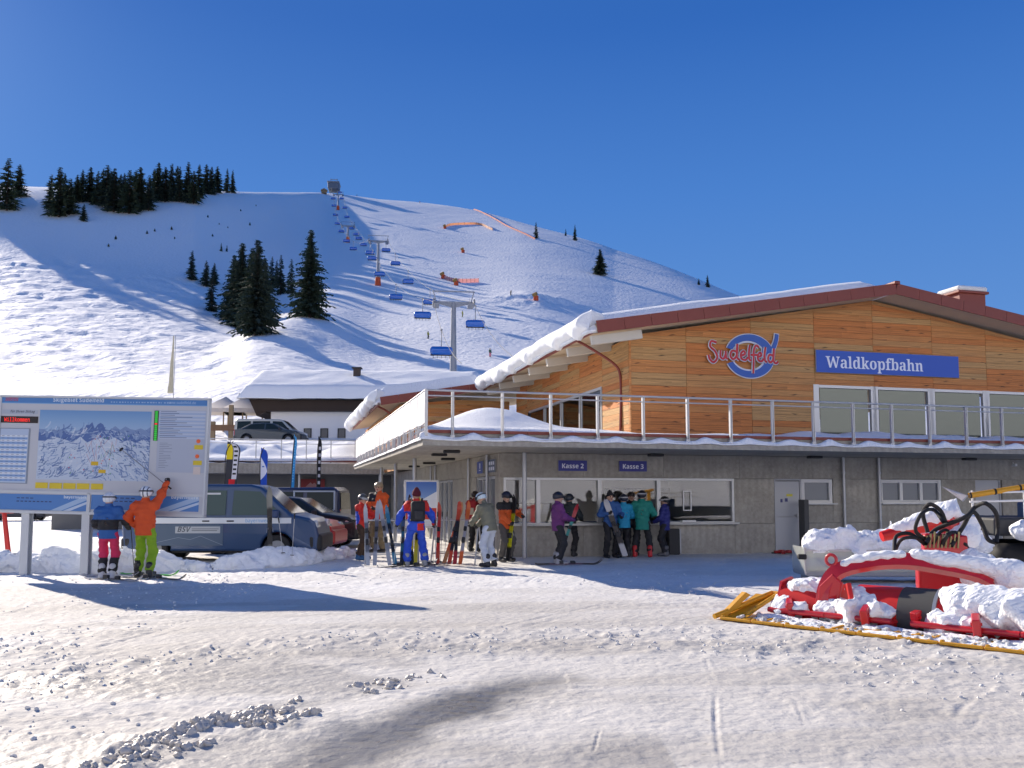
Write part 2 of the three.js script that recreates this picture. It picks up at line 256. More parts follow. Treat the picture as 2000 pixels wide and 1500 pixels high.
{
  const S = 1536, X0 = -16, F0 = 2, SZ = 32, C = new Uint8Array(S * S * 4), R = new Uint8Array(768 * 768 * 4);
  const put = (d, o, a, b, c) => { d[o] = clamp(a) * 255; d[o + 1] = clamp(b) * 255; d[o + 2] = clamp(c) * 255; d[o + 3] = 255; };
  const toS = (x) => x <= .0031308 ? 12.92 * x : 1.055 * x ** (1 / 2.4) - .055;
  for (let j = 0; j < S; j++) for (let i = 0; i < S; i++) {
    const X = X0 + SZ * i / S, F = F0 + SZ * j / S, big = fbm(X * .28 + 7, F * .4 + 3, 3), mid = fbm(X * 1.7, F * 1.7, 3), grit = vnoise(X * 38, F * 38) * .6 + vnoise(X * 17, F * 17) * .4;
    const clean = sst(11, 16.5, F + .8 * mid + .25 * X), tan = clamp(sst(-.1, .25, big + .25 * mid) * (1 - clean * .75));
    let r = lerp(.62, .75, clean), g = lerp(.6, .745, clean), b = lerp(.565, .735, clean);
    r = lerp(r, .53, tan * .6); g = lerp(g, .5, tan * .6); b = lerp(b, .455, tan * .6);
    const st = sst(.02, .3, fbm((X * .25 + F * .1) * 1.3 + 11, (F * 1.6 - X * .35) * .9, 4)) * (1 - clean * .6); r = lerp(r, .44, st * .5); g = lerp(g, .415, st * .5); b = lerp(b, .375, st * .5);
    const near_ = F < 9.5 && X < 2; let wet = 0;
    if (near_) { wet = clamp(wetMask(X, F)); const ch = clamp(chunkMask(X, F)) * sst(-.1, .35, fbm(X * 5.5 + 2, F * 5.5, 3)); const dk = Math.max(wet * .92, ch * .4); r = lerp(r, .15, dk); g = lerp(g, .142, dk); b = lerp(b, .128, dk); }
    const lm = X < 1 && F < 12 ? sst(-.1, .3, fbm(X * .6 + 31, F * .9, 4)) * sst(11.5, 8, F) * .5 : 0; r = lerp(r, .3, lm); g = lerp(g, .28, lm); b = lerp(b, .25, lm);
    const k = 1 + .07 * grit + .08 * mid, sp = vnoise(X * 26 + 90, F * 26) > .93 && hash(i >> 2, j >> 2) > .6 ? .55 : 1;
    put(C, (j * S + i) * 4, toS(r * k * sp), toS(g * k * sp), toS(b * k * sp));
    if (!(i & 1) && !(j & 1)) { const q = lerp(.8, .32, Math.max(wet, lm * .9)) + .12 * grit; put(R, ((j >> 1) * 768 + (i >> 1)) * 4, q, q, q); }
  }
  const mk = (d, s, srgb) => { const t = new THREE.DataTexture(d, s, s); t.wrapS = t.wrapT = THREE.ClampToEdgeWrapping; t.magFilter = THREE.LinearFilter; t.minFilter = THREE.LinearMipmapLinearFilter; t.generateMipmaps = true; if (srgb) t.colorSpace = THREE.SRGBColorSpace; t.repeat.set(1 / SZ, 1 / SZ); t.offset.set(-X0 / SZ, -F0 / SZ); t.needsUpdate = true; return t; };
  const fineBump = tex(512, (u, v) => .5 + .5 * fbm(u * 22, v * 22, 5, 22), false, 1 / 1.7);
  const gm = new THREE.MeshStandardMaterial({ map: mk(C, S, true), roughnessMap: mk(R, 768, false), roughness: 1, bumpMap: fineBump, bumpScale: .015 });
  const g = obj('ground', polar(.8, 36, 560, 640, (X, F) => groundH(X, F), true), gm); g.userData.kind = 'structure'; g.userData.label = 'trampled dirty snow of the car park';
  const hillBump = tex(1024, (u, v) => .5 + .5 * fbm(u * 40, v * 40, 5, 40), false, 1 / 37);
  const hm = new THREE.MeshStandardMaterial({ color: lin(.88, .89, .9), roughness: .75, bumpMap: hillBump, bumpScale: .2 });
  const fade = (X, F, r, a) => { const q = 1 - sst(.75, 1.3, Math.min(Math.abs(a), 2 * Math.PI - Math.abs(a))); const bk = sst(1.5, 2.3, Math.min(Math.abs(a), 2 * Math.PI - Math.abs(a))); return (q > 0 ? q * hillH(X, Math.max(F, 1)) : 0) + bk * sst(70, 330, r) * 125; };
  const hl = obj('ski_hill', polar(36, 1150, 520, 620, fade, false), hm); hl.userData.kind = 'structure'; hl.userData.label = 'snowy ski hill with smooth pistes behind the lift building';
}

{
  const lumpGeo = (sd) => { const g = mergeVertices(new THREE.IcosahedronGeometry(1, 2).deleteAttribute('normal').deleteAttribute('uv')), p = g.attributes.position; for (let k = 0; k < p.count; k++) { const f = 1 + .45 * vnoise(p.getX(k) * 1.6 + sd, p.getY(k) * 1.6 + p.getZ(k) * 1.3) + .15 * vnoise(p.getX(k) * 4 + sd, p.getZ(k) * 4 - p.getY(k) * 3); p.setXYZ(k, p.getX(k) * f, p.getY(k) * f * .75, p.getZ(k) * f); } g.computeVertexNormals(); return g; };
  const G = [3, 17, 31].map(lumpGeo), scatter = (name, label, n, m, pick) => { const im = new THREE.InstancedMesh(G[n % 3], m, n), M4 = new THREE.Matrix4(), q = new THREE.Quaternion(); for (let i = 0; i < n; i++) { const [X, F, r] = pick(i); q.setFromEuler(new THREE.Euler(rnd() * 6, rnd() * 6, rnd() * 6)); M4.compose(V(X, groundH(X, F) + r * .05, -F), q, V(r, r, r)); im.setMatrixAt(i, M4); } im.castShadow = im.receiveShadow = true; im.name = name; im.userData = { kind: 'stuff', label, category: 'snow' }; scene.add(im); };
  seed = 41; const along = (L, w) => { const k = Math.floor(rnd() * (L.length - 1)), t = rnd(), g = (rnd() + rnd() + rnd() - 1.5) * w; return [lerp(L[k][0], L[k + 1][0], t) + g * .6, lerp(L[k][1], L[k + 1][1], t) + g]; };
  scatter('slush_clumps', 'ridge of dirty refrozen slush clumps in the foreground', 1100, mat(.6, .555, .49, .5), () => { let X, F; for (let k = 0; k < 12; k++) { [X, F] = along(CHUNK, 1.5); if (fbm(X * 2.6, F * 2.6, 3) > -.05) break; } return [X, F, .006 + .036 * rnd() ** 2.8]; });
  scatter('snow_crumbs', 'loose snow crumbs strewn over the packed yard', 2600, mat(.7, .69, .67, .8), () => { for (let k = 0; k < 30; k++) { const F = 5.5 + 13 * rnd(), X = (rnd() * 2 - 1) * F * .62; if (crumbMask(X, F) > .35 + .5 * rnd()) return [X, F, .004 + .017 * rnd() ** 3]; } return [0, 9, .008]; });
}
// ---------- the lift building ----------
const BO = atY(975, 1088.7);     // its front left corner on the ground
const bldPos = (s, y, t) => V(s, y, -t).applyAxisAngle(V(0, 1, 0), BA).add(V(BO.x, 0, BO.z));
const grp = (name, parent) => { const g = new THREE.Group(); g.name = name; parent.add(g); return g; };
const woodTex = [0, 1, 2, 3].map(k => tex(256, (u, v) => {
  const w = .12 * vnoise(u * 4 + k * 7, v * 8, 0), st = fbm(u * 3 + k * 11, v * 60 + w * 20, 3), fine = vnoise(u * 12, v * 190 + k * 5) * .5 + .5 * vnoise(u * 40, v * 128);
  const kn = [[.23, .31], [.71, .68], [.47, .83], [.88, .2]].reduce((a, [x, y], i) => { const d = Math.hypot((u - x - k * .013) * 9, (v - y) * 14 + .3 * Math.sin(u * 40)); return Math.max(a, i <= k ? Math.exp(-d * d * 9) : 0); }, 0);
  const b = clamp(.76 + .2 * st + .06 * fine - .5 * kn); return [b * [1, 1, .98, 1][k], b * [.76, .71, .8, .66][k], b * [.5, .44, .56, .38][k]];
}));
const woodMat = woodTex.map((t, k) => { t.repeat.set(.42, 1.7); return new THREE.MeshStandardMaterial({ map: t, color: lin(.88, .8, .67), roughness: .72, bumpMap: t, bumpScale: .004 }); });
const concTex = tex(512, (u, v) => { const b = .64 + .07 * fbm(u * 6, v * 6, 5, 6) + .05 * fbm(u * 40, v * 40, 3, 40) + .05 * fbm(u * 24, v * 2, 3, 2) - (vnoise(u * 64, v * 64, 64) > .93 ? .08 : 0); return [b, b * .985, b * .95]; }, true, 1 / 2.6);
const concrete = new THREE.MeshStandardMaterial({ map: concTex, color: lin(1, .97, .91), roughness: .85, bumpMap: grainBump, bumpScale: .004 });
const slabMat = concrete;
const paleWood = mat(.56, .44, .29, .7), beamMat = mat(.55, .52, .45, .7), alu = mat(.5, .51, .52, .4, { metalness: .5 }), pane = new THREE.MeshPhysicalMaterial({ color: 0xffffff, transmission: 1, roughness: .02, thickness: 0, ior: 1.5 });
const blueSign = (w, h, draw, W = 512) => canvasTex(W, Math.round(W * h / w), draw);
const bld = thing('lift_building', 'timber and concrete lift station with snowy roof, ticket windows and wraparound terrace', 'building', V(BO.x, 0, BO.z), BA);
const L = (s, y, t) => V(s, y, -t);
function sheetGeo(nu, nv, fn, thick) {  // a lumpy sheet: fn(u,v) -> top point; the underside hangs below by thick
  const top = [], bot = [], idx = [], n = (nu + 1) * (nv + 1);
  for (let j = 0; j <= nv; j++) for (let i = 0; i <= nu; i++) { const p = fn(i / nu, j / nv), e = (i === 0 || j === 0 || i === nu || j === nv); top.push(p.x, p.y - (e ? thick * .55 : 0), p.z); bot.push(p.x, p.y - thick, p.z); }
  for (let j = 0; j < nv; j++) for (let i = 0; i < nu; i++) { const a = j * (nu + 1) + i, b = a + 1, c = a + nu + 1, d = c + 1; idx.push(a, b, d, a, d, c, n + a, n + d, n + b, n + a, n + c, n + d); }
  const rim = []; for (let i = 0; i <= nu; i++) rim.push(i); for (let j = 1; j <= nv; j++) rim.push(j * (nu + 1) + nu); for (let i = nu - 1; i >= 0; i--) rim.push(nv * (nu + 1) + i); for (let j = nv - 1; j > 0; j--) rim.push(j * (nu + 1));
  for (let k = 0; k < rim.length; k++) { const a = rim[k], b = rim[(k + 1) % rim.length]; idx.push(b, a, n + a, b, n + a, n + b); }
  const g = new THREE.BufferGeometry(), P = [...top, ...bot]; g.setAttribute('position', new THREE.Float32BufferAttribute(P, 3)); const uv = []; for (let i = 0; i < P.length; i += 3) uv.push(P[i], P[i + 2]); g.setAttribute('uv', new THREE.Float32BufferAttribute(uv, 2)); g.setIndex(idx); g.computeVertexNormals(); return g;
}
{
  // concrete ground floor, panel by panel
  const front = grp('front_wall', bld), G = .008, panel = (parent, s0, s1, y0, y1) => { const o = obj('concrete_panel', bx(s1 - s0 - G, y1 - y0 - G, .2, (s0 + s1) / 2, (y0 + y1) / 2, -.1), concrete, parent); const uv = o.geometry.attributes.uv, q = rnd() * 9; for (let i = 0; i < uv.count; i++) uv.setXY(i, uv.getX(i) + q, uv.getY(i) + q * .7); return o; };
  const W = 26;
  for (let s = 0; s < W - .1; s += 2.4) { const s1 = Math.min(W, s + 2.4); panel(front, s, s1, 2.145, 2.8); }
  for (const [a, b] of [[0, 2.4], [2.4, 4.8], [4.8, 7.02], [7.02, 8.32], [10.3, 11.93], [11.93, 14.16], [14.16, 15.44], [16.46, 18.9], [18.9, 21.3], [21.3, W]]) panel(front, a, b, -.1, .84);
  for (const [a, b] of [[0, .12], [7.02, 8.32], [10.3, 11.93], [14.16, 15.44], [16.46, 18.9], [18.9, 21.3], [21.3, W]]) panel(front, a, b, .84, 2.145);
  panel(front, 9.22, 10.3, -.1, .84); panel(front, 9.22, 10.3, .84, 1.4); panel(front, 11.93, 14.16, .84, 1.4);
  obj('backing', bx(8.1, 3, .1, W - 3.9, 1.4, -.32), M.dark, front);
  const side = grp('side_wall', bld), sp = (t0, t1, y0, y1) => obj('concrete_panel', bx(.2, y1 - y0 - G, t1 - t0 - G, .1, (y0 + y1) / 2, -(t0 + t1) / 2), concrete, side);
  for (let t = .2; t < 30; t += 2.4) sp(t, Math.min(30, t + 2.4), 2.2, 2.8);
  for (const [a, b] of [[.2, .5], [2.9, 4.8], [4.8, 6.6], [9.4, 11.6], [11.6, 14], [14, 16.4], [16.4, 18.8], [18.8, 22], [22, 26], [26, 30]]) sp(a, b, -.1, 2.2);
  obj('floor', bx(W - .3, .1, 5, W / 2 + .1, -.02, -2.7), mat(.2, .2, .2, .7), bld); obj('back_wall', bx(W - .3, 2.9, .15, W / 2 + .1, 1.4, -5.2), mat(.55, .53, .48, .8), bld);
  obj('inner_wall', bx(.12, 2.8, 4.6, 7.3, 1.4, -2.6), mat(.4, .39, .36, .8), bld);
  // ticket windows
  const kw = grp('ticket_window_band', bld), fr = (s0, s1, y0, y1, w = .07, d = .1, t = .06, p = kw, m = alu) => obj('frame', [bx(s1 - s0, w, d, (s0 + s1) / 2, y1 - w / 2, -t), bx(s1 - s0, w, d, (s0 + s1) / 2, y0 + w / 2, -t), bx(w, y1 - y0 - 2 * w, d, s0 + w / 2, (y0 + y1) / 2, -t), bx(w, y1 - y0 - 2 * w, d, s1 - w / 2, (y0 + y1) / 2, -t)], m, p);
  fr(.12, 7.02, .84, 2.14); const ms = [.12, 1.1, 2.88, 4.65, 7.02];
  for (let i = 1; i < 4; i++) obj('mullion', bx(.11, 1.16, .11, ms[i], 1.49, -.06), alu, kw);
  for (let i = 0; i < 4; i++) obj('window_pane', bx(ms[i + 1] - ms[i] - .12, 1.15, .008, (ms[i] + ms[i + 1]) / 2, 1.49, -.07), pane, kw);
  for (let i = 0; i < 4; i++) obj('inner_pane', bx(ms[i + 1] - ms[i] - .12, 1.15, .008, (ms[i] + ms[i + 1]) / 2, 1.49, -.1), pane, kw);
  obj('window_ledge', bx(7.1, .05, .3, 3.5, .86, .07), mat(.55, .54, .5, .6), kw);
  obj('speaking_hatch', [bx(.26, .03, .02, 5.55, 1.77, -.055), bx(.26, .03, .02, 5.55, 1.23, -.055), bx(.03, .51, .02, 5.435, 1.5, -.055), bx(.03, .51, .02, 5.665, 1.5, -.055)], M.white, kw);
  obj('money_tray', bx(.42, .06, .16, 5.55, .92, -.02), M.white, kw);
  // doors and small windows
  const doorM = mat(.46, .47, .49, .5), d1 = grp('door', bld); obj('door_leaf', [bx(.8, .98, .06, 8.76, .53, -.05), bx(.8, 1.04, .06, 8.76, 1.55, -.05)], doorM, d1); fr(8.33, 9.22, -.02, 2.14, .045, .1, .05, d1, doorM); obj('handle', [bx(.03, .14, .03, 9.08, 1.05, .0), bx(.13, .025, .025, 9.03, 1.07, .03)], M.steel, d1);
  obj('notice', bx(.2, .07, .006, 8.83, 1.66, -.012), mat(.6, .55, .06, .6), d1); obj('notice', bx(.09, .1, .006, 8.72, 1.52, -.012), mat(.06, .07, .2, .6), d1); obj('notice', bx(.07, .1, .006, 8.56, 1.5, -.012), mat(.06, .07, .2, .6), d1);
  const frost = mat(.17, .19, .22, .12);
  const wf = (name, list, y0, y1, s0, s1) => { const g = grp(name, bld); fr(s0, s1, y0, y1, .06, .1, .05, g, M.white); for (const [a, b] of list) { obj('window_pane', bx(b - a - .1, y1 - y0 - .2, .01, (a + b) / 2, (y0 + y1) / 2, -.07), frost, g); fr(a, b, y0 + .05, y1 - .05, .05, .06, .03, g, M.white); } obj('sill', bx(s1 - s0 + .1, .03, .26, (s0 + s1) / 2, y0 - .005, .05), alu, g); };
  wf('small_window', [[9.28, 10.22]], 1.41, 2.135, 9.23, 10.27); wf('strip_window', [[11.98, 12.7], [12.7, 13.42], [13.42, 14.1]], 1.41, 2.135, 11.94, 14.15);
  const d2 = grp('door', bld); obj('door_leaf', bx(.96, 2.1, .06, 15.95, 1.05, -.12), doorM, d2); fr(15.45, 16.45, -.02, 2.13, .045, .1, .1, d2, doorM);
  const d3 = grp('side_entrance', bld); for (const t of [.9, 1.7, 2.5]) { obj('window_pane', bx(.01, 2.1, .7, .08, 1.1, -t), frost, d3); obj('frame', [bx(.08, 2.2, .07, .06, 1.1, -t - .38), bx(.08, .07, .8, .06, 2.15, -t)], alu, d3); }
  const d4 = grp('side_window', bld); for (const t of [7.1, 8, 8.9]) { obj('window_pane', bx(.01, 2.1, .8, .08, 1.1, -t), frost, d4); obj('frame', [bx(.08, 2.2, .07, .06, 1.1, -t - .43), bx(.08, .07, .9, .06, 2.15, -t)], alu, d4); }
  // columns, downpipes, soffit lamps
  for (const [s, t] of [[.62, -.3], [-1.7, 4], [-1.7, 8.6], [-1.7, 13.2]]) obj('column', cyl(L(s, -.05, t), L(s, 2.8, t), .06, .06, 14), M.steel, bld);
  for (const s of [10.62, 11.86]) obj('downpipe', [cyl(L(s, 0, -.08), L(s, 2.8, -.08), .045, .045, 10), cyl(L(s, 2.3, -.08), L(s, 2.36, -.08), .06, .06, 10), cyl(L(s, .6, -.08), L(s, .66, -.08), .06, .06, 10)], M.steel, bld);
  for (const t of [1.1, 3.6, 9.6, 10.6]) obj('downpipe', cyl(L(-.08, 0, t), L(-.08, 2.8, t), .045, .045, 8), M.steel, bld);
  for (const [s, t] of [[-1.5, -1], [-1.5, .8], [-.75, 3.5], [-.75, 7], [-.75, 10.5], [4.3, -.6], [9.3, -.6], [14.7, -.6]]) obj('soffit_lamp', rbx(.42, .07, .2, .02, s, 2.762, -t), M.dark, bld);
  obj('security_camera', [bx(.08, .08, .14, 16.9, 2.62, .08), cyl(L(16.9, 2.7, -.02), L(16.9, 2.6, -.07), .02)], M.white, bld);
  // terrace slab with raised red-edged kerb
  const slab = obj('terrace_slab', [bx(28.6, .16, 19.25, 11.75, 2.885, -6.68)], slabMat, bld);
  obj('edge_strip', [bx(28.3, .14, .16, 11.75, 3.035, 2.66), bx(.16, .14, 18.6, -2.3, 3.035, -6.6)], slabMat, bld);
  const strip = grp('red_edge', bld); for (let s = -2.4; s < 25; s += 2.4) obj('metal_strip', bx(2.392, .075, .2, s + 1.2, 3.145, 2.68), M.redBrown, strip); for (let t = -2.5; t < 16; t += 2.4) obj('metal_strip', bx(.2, .075, 2.392, -2.32, 3.145, -t - 1.2), M.redBrown, strip);
  // railing: posts every 1.2 m
  const rail = grp('railing', bld), galv = mat(.5, .51, .52, .45, { metalness: .6 });
  for (let k = 0; k < 23; k++) { const s = -1.84 + 1.2 * k; obj('railing_post', [bx(.022, 1.2, .07, s - .02, 3.5, 2.86), bx(.022, 1.2, .07, s + .02, 3.5, 2.86), rbx(.12, .16, .1, .02, s, 2.98, 2.84)], galv, rail); }
  obj('handrail', [cyl(L(-2.5, 4.1, -2.86), L(25, 4.1, -2.86), .026, .026, 8), cyl(L(-2.5, 3.97, -2.86), L(25, 3.97, -2.86), .017, .017, 8), cyl(L(-2.47, 4.1, -2.9), L(-2.47, 4.1, 16.2), .026, .026, 8)], galv, rail);
  for (let t = -2.9, k = 0; t < 16.1; t += 1.2, k++) {
    obj('railing_post', [bx(.07, 1.2, .022, -2.47, 3.5, -t - .02), bx(.07, 1.2, .022, -2.47, 3.5, -t + .02)], galv, rail);
    const n = 8, P = []; obj('fabric_panel', sheetVert(t + .03, t + 1.17, 3.33 + .01 * (k % 3), 4.06, k), mat(.92, .92, .91, .75, { side: THREE.DoubleSide }), rail);
    obj('railing_bars', [.42, .8].map(q => bx(.02, .36, .02, -2.47, 3.16, -t - q)).concat(bx(.02, .02, 1.16, -2.47, 3.3, -t - .6)), galv, rail);
  }
  function sheetVert(t0, t1, y0, y1, k) { const pts = [], idx = [], uv = []; for (let j = 0; j <= 8; j++) for (let i = 0; i <= 8; i++) { const u = i / 8, v = j / 8; pts.push(-2.5 - .03 * Math.sin(u * Math.PI) * Math.sin(v * Math.PI) - .006 * Math.sin(u * 17 + k), lerp(y0, y1, v) - .02 * Math.sin(u * Math.PI) * (1 - v), -lerp(t0, t1, u)); uv.push(u, v); } for (let j = 0; j < 8; j++) for (let i = 0; i < 8; i++) { const a = j * 9 + i; idx.push(a, a + 1, a + 10, a, a + 10, a + 9); } const g = new THREE.BufferGeometry(); g.setAttribute('position', new THREE.Float32BufferAttribute(pts, 3)); g.setAttribute('uv', new THREE.Float32BufferAttribute(uv, 2)); g.setIndex(idx); g.computeVertexNormals(); return g; }
  // upper floor, boarded in larch
  const wallTop = (s) => s < 13.45 ? 6.59 + (s - 4.7) * .1835 : 8.19 - (s - 13.45) * .172;
  const clad = grp('timber_cladding', bld), joints = [4.67, 6.54, 8.81, 11.13, 13.38, 15.72, 17.94, 20.2, 22.45, 24.7];
  const board = (parent, s0, s1, y0, y1, place) => {
    const a = s0 + .006, b = s1 - .006, c = y0 + .004, d = y1 - .004, m = woodMat[Math.floor(rnd() * 4)], pts = [[a, c], [b, c], [b, d], [a, d]];
    const g = bx(b - a, d - c, .035, (a + b) / 2, (c + d) / 2, 0), uv = g.attributes.uv, q = rnd() * 9; for (let i = 0; i < uv.count; i++) uv.setXY(i, uv.getX(i) + q, uv.getY(i) + q * 3.3); place(g); return obj('board', g, m, parent);
  };
  const clip = (g, top) => { const p = g.attributes.position; for (let i = 0; i < p.count; i++) if (p.getY(i) > top(p.getX(i))) p.setY(i, Math.max(top(p.getX(i)), 0)); };
  for (let j = 0; j < joints.length - 1; j++) for (let y = 3.05; y < 8.3; y += .2) {
    const s0 = joints[j], s1 = joints[j + 1]; if (y > Math.max(wallTop(s0), wallTop(s1), s0 < 13.45 && s1 > 13.45 ? 8.19 : 0) - .03) continue;
    if (s0 > 11 && y > 3.3 && y < 5.2) continue;      // window band
    board(clad, s0, s1, y, y + .2, (g) => { if (y + .2 > Math.min(wallTop(s0), wallTop(s1))) clip(g, wallTop); g.translate(0, 0, -2); });
  }
  obj('wall_core', [poly([[4.72, 3], [11.1, 3], [11.1, 7.7], [4.72, 6.5]], .2).translate(0, 0, -2.14), poly([[11.1, 5.3], [24.7, 5.3], [24.7, 6.15], [13.45, 8.1], [11.1, 7.7]], .2).translate(0, 0, -2.14)], M.dark, bld);
  obj('corner_board', bx(.05, 3.5, .08, 4.65, 4.8, -2.0), woodMat[1], bld);
  // side wall of the upper floor and its windows
  const sc = grp('side_cladding', bld);
  for (let t = 2.1; t < 15; t += 2.3) for (let y = 3.05; y < 6.5; y += .2) { if (t > 4 && t < 13 && y > 3.3 && y < 5.25) continue; board(sc, t, Math.min(15.4, t + 2.3), y, Math.min(6.52, y + .2), (g) => { g.rotateY(Math.PI / 2); g.translate(4.66, 0, 0); }); }
  obj('side_core', [bx(.2, 3.5, 2.3, 4.8, 4.8, -3.2), bx(.2, 3.5, 2.4, 4.8, 4.8, -14.2), bx(.2, 1.3, 13, 4.8, 5.9, -8.8)], M.dark, bld);
  const darkGlass = new THREE.MeshPhysicalMaterial({ color: lin(.1, .112, .106), roughness: .04, metalness: 1 });
  const sw = grp('side_windows', bld); for (let k = 0; k < 4; k++) { const t = 4.5 + 2.2 * k; obj('window_pane', bx(.02, 1.95, 1.95, 4.7, 4.3, -t - 1.1), darkGlass, sw); obj('frame', [bx(.08, 2, .09, 4.67, 4.3, -t), bx(.08, .09, 2.2, 4.67, 5.25, -t - 1.1)], alu, sw); }
  const uw = grp('upper_windows', bld); for (let k = 0; k < 6; k++) { const s = 11.13 + 2.25 * k; obj('window_pane', bx(1.82, 1.75, .02, s + 1.12, 4.3, -2.06), darkGlass, uw); obj('frame', [bx(.2, 1.95, .1, s + .03, 4.3, -2.02), bx(.2, 1.95, .1, s + 2.2, 4.3, -2.02), bx(2.02, .09, .1, s + 1.12, 5.22, -2.02), bx(2.02, .09, .1, s + 1.12, 3.38, -2.02)], alu, uw); }
  // rear wing
  const rc = grp('rear_cladding', bld); for (let s = -.6; s < 4.5; s += 2.6) for (let y = 3.05; y < 6; y += .2) board(rc, s, s + 2.6, y, y + .2, (g) => { const tp = (x) => 5.75 + (x + .6) * .175; if (y + .2 > tp(s)) clip(g, tp); g.translate(0, 0, -16.5); });
  for (let t = 16.5; t < 30; t += 2.6) for (let y = 2.8; y < 5.7; y += .2) board(rc, t, t + 2.6, y, Math.min(5.72, y + .2), (g) => { g.rotateY(Math.PI / 2); g.translate(-.6, 0, 0); });
  // roof
  const rtop = (s) => s < 13.58 ? 8.52 - (13.58 - s) * .1705 : 8.52 - (s - 13.58) * .157, RT = .3;
  const plane = (s0, s1, t0, t1, m, name, th = RT, off = 0) => obj(name, poly([[s0, rtop(s0) - off], [s1, rtop(s1) - off], [s1, rtop(s1) - off - th], [s0, rtop(s0) - off - th]], t1 - t0).translate(0, 0, -(t0 + t1) / 2), m, bld);
  plane(3.22, 13.58, 1.03, 30, paleWood, 'roof', .26, .03); plane(13.58, 26, 1.03, 30, paleWood, 'roof', .26, .03); plane(-1.5, 3.22, 15.55, 31, paleWood, 'rear_roof', .26, .03);
  const fas = grp('red_fascia', bld), fp = (s0, s1, t) => { const a = Math.atan2(rtop(s1) - rtop(s0), s1 - s0), sm = (s0 + s1) / 2; obj('fascia_panel', bx((s1 - s0) / Math.cos(a) - .012, .36, .04, sm, (rtop(s0) + rtop(s1)) / 2 - .15, -t, 0, 0, a), M.redBrown, fas); };
  for (let s = 3.2; s < 13.5; s += .865) fp(s, Math.min(13.58, s + .865), 1); for (let s = 13.58; s < 25.5; s += .865) fp(s, s + .865, 1); for (let s = -1.52; s < 3.1; s += .8) fp(s, s + .8, 15.52);
  obj('ridge_cap', rbx(.2, .12, 29, .04, 13.58, 8.56, -15.4), M.redBrown, bld);
  obj('gutter', [cyl(L(3.15, 6.5, 1.1), L(3.15, 6.5, 15.4), .07, .07, 8), cyl(L(-1.58, 5.68, 15.6), L(-1.58, 5.68, 31), .07, .07, 8)], M.redBrown, bld);
  obj('roof_downpipe', tube([L(3.15, 6.45, 2.6), L(3.5, 6.3, 2.65), L(4.45, 5.75, 2.7), L(4.58, 5.55, 2.7), L(4.58, 3.1, 2.7)], .045, 40, 8), M.redBrown, bld);
  obj('roof_downpipe', tube([L(-1.55, 5.65, 16.4), L(-1.2, 5.5, 16.5), L(-.8, 5.2, 16.6), L(-.72, 5, 16.6), L(-.72, 3, 16.6)], .045, 40, 8), M.redBrown, bld);
  for (let t = 1.35; t < 15; t += 2.25) obj('rafter', bx(1.62, .26, .16, 3.95, rtop(3.95) - .5, -t, 0, 0, .168), beamMat, bld);
  const ch = obj('chimney', bx(1.15, 1.5, 1, 18.9, 8.35, -4), M.redBrown, bld); obj('cap', rbx(1.35, .1, 1.2, .03, 18.9, 9.14, -4), M.redBrown, ch); obj('snow_cap', rbx(1.3, .2, 1.15, .09, 18.9, 9.28, -4, 3), M.snow, ch); obj('flue', cyl(L(18.9, 9.3, 4), L(18.9, 9.5, 4), .12), M.redBrown, ch);
  // snow lying on roof, terrace and ledge
  obj('roof_snow', [sheetGeo(60, 90, (u, v) => { const s = lerp(2.95, 13.45, u), t = lerp(1.08, 29.5, v); return L(s, rtop(s) + .36 * sst(0, .05, u) * sst(1, .93, u) * sst(0, .02, v) + .05 * fbm(s * .6, t * .6, 3), t); }, .3), sheetGeo(30, 50, (u, v) => { const s = lerp(-1.75, 3, u), t = lerp(15.6, 31, v); return L(s, rtop(s) + .5 * sst(0, .1, u) * sst(0, .02, v) + .06 * fbm(s * .7, t * .7, 3), t); }, .3)], M.snow, bld);
  const curl = (s0, yr, t0, t1, big) => sheetTube(Math.round((t1 - t0) / .07), 22, (u, v) => {   // snow creeping over the eave: flat above, bulging outside, ragged lip below
    const t = lerp(t0, t1, u), a = v * 6.283, n = fbm(t * .9, 5 + s0, 3), lip = .3 + .34 * Math.max(0, fbm(t * 1.5, 9 + s0, 3) + .12) * big, w = (.5 + .07 * n) * sst(0, .02, u) * sst(1, .99, u), c = Math.cos(a), q = Math.sin(a);
    const rg = .022 * fbm(t * 2.2 + q * 1.5, a * 1.6, 4); return L(s0 - .06 + c * w * (c < 0 ? .75 : 1) + (q < 0 ? .1 * q : 0) + rg, yr + (q > 0 ? q * (.26 + .05 * n) + c * .08 : q * lip * (c < .2 ? 1 : .6)) + rg, t); });
  function sheetTube(nu, nv, fn) { const P = [], uv = [], idx = []; for (let i = 0; i <= nu; i++) for (let j = 0; j <= nv; j++) { const p = fn(i / nu, (j % nv) / nv); P.push(p.x, p.y, p.z); uv.push(p.x + p.y, p.z); if (i < nu && j < nv) { const a = i * (nv + 1) + j, c = a + nv + 1; idx.push(a, a + 1, c + 1, a, c + 1, c); } } const g = new THREE.BufferGeometry(); g.setAttribute('position', new THREE.Float32BufferAttribute(P, 3)); g.setAttribute('uv', new THREE.Float32BufferAttribute(uv, 2)); g.setIndex(idx); const m = mergeVertices(g, 1e-4); m.computeVertexNormals(); return m; }
  obj('overhanging_snow', curl(3.12, 6.83, 1.06, 15.4, 1), M.snow, bld); obj('overhanging_snow', curl(-1.62, 6.06, 15.58, 30.8, 1.5), M.snow, bld);
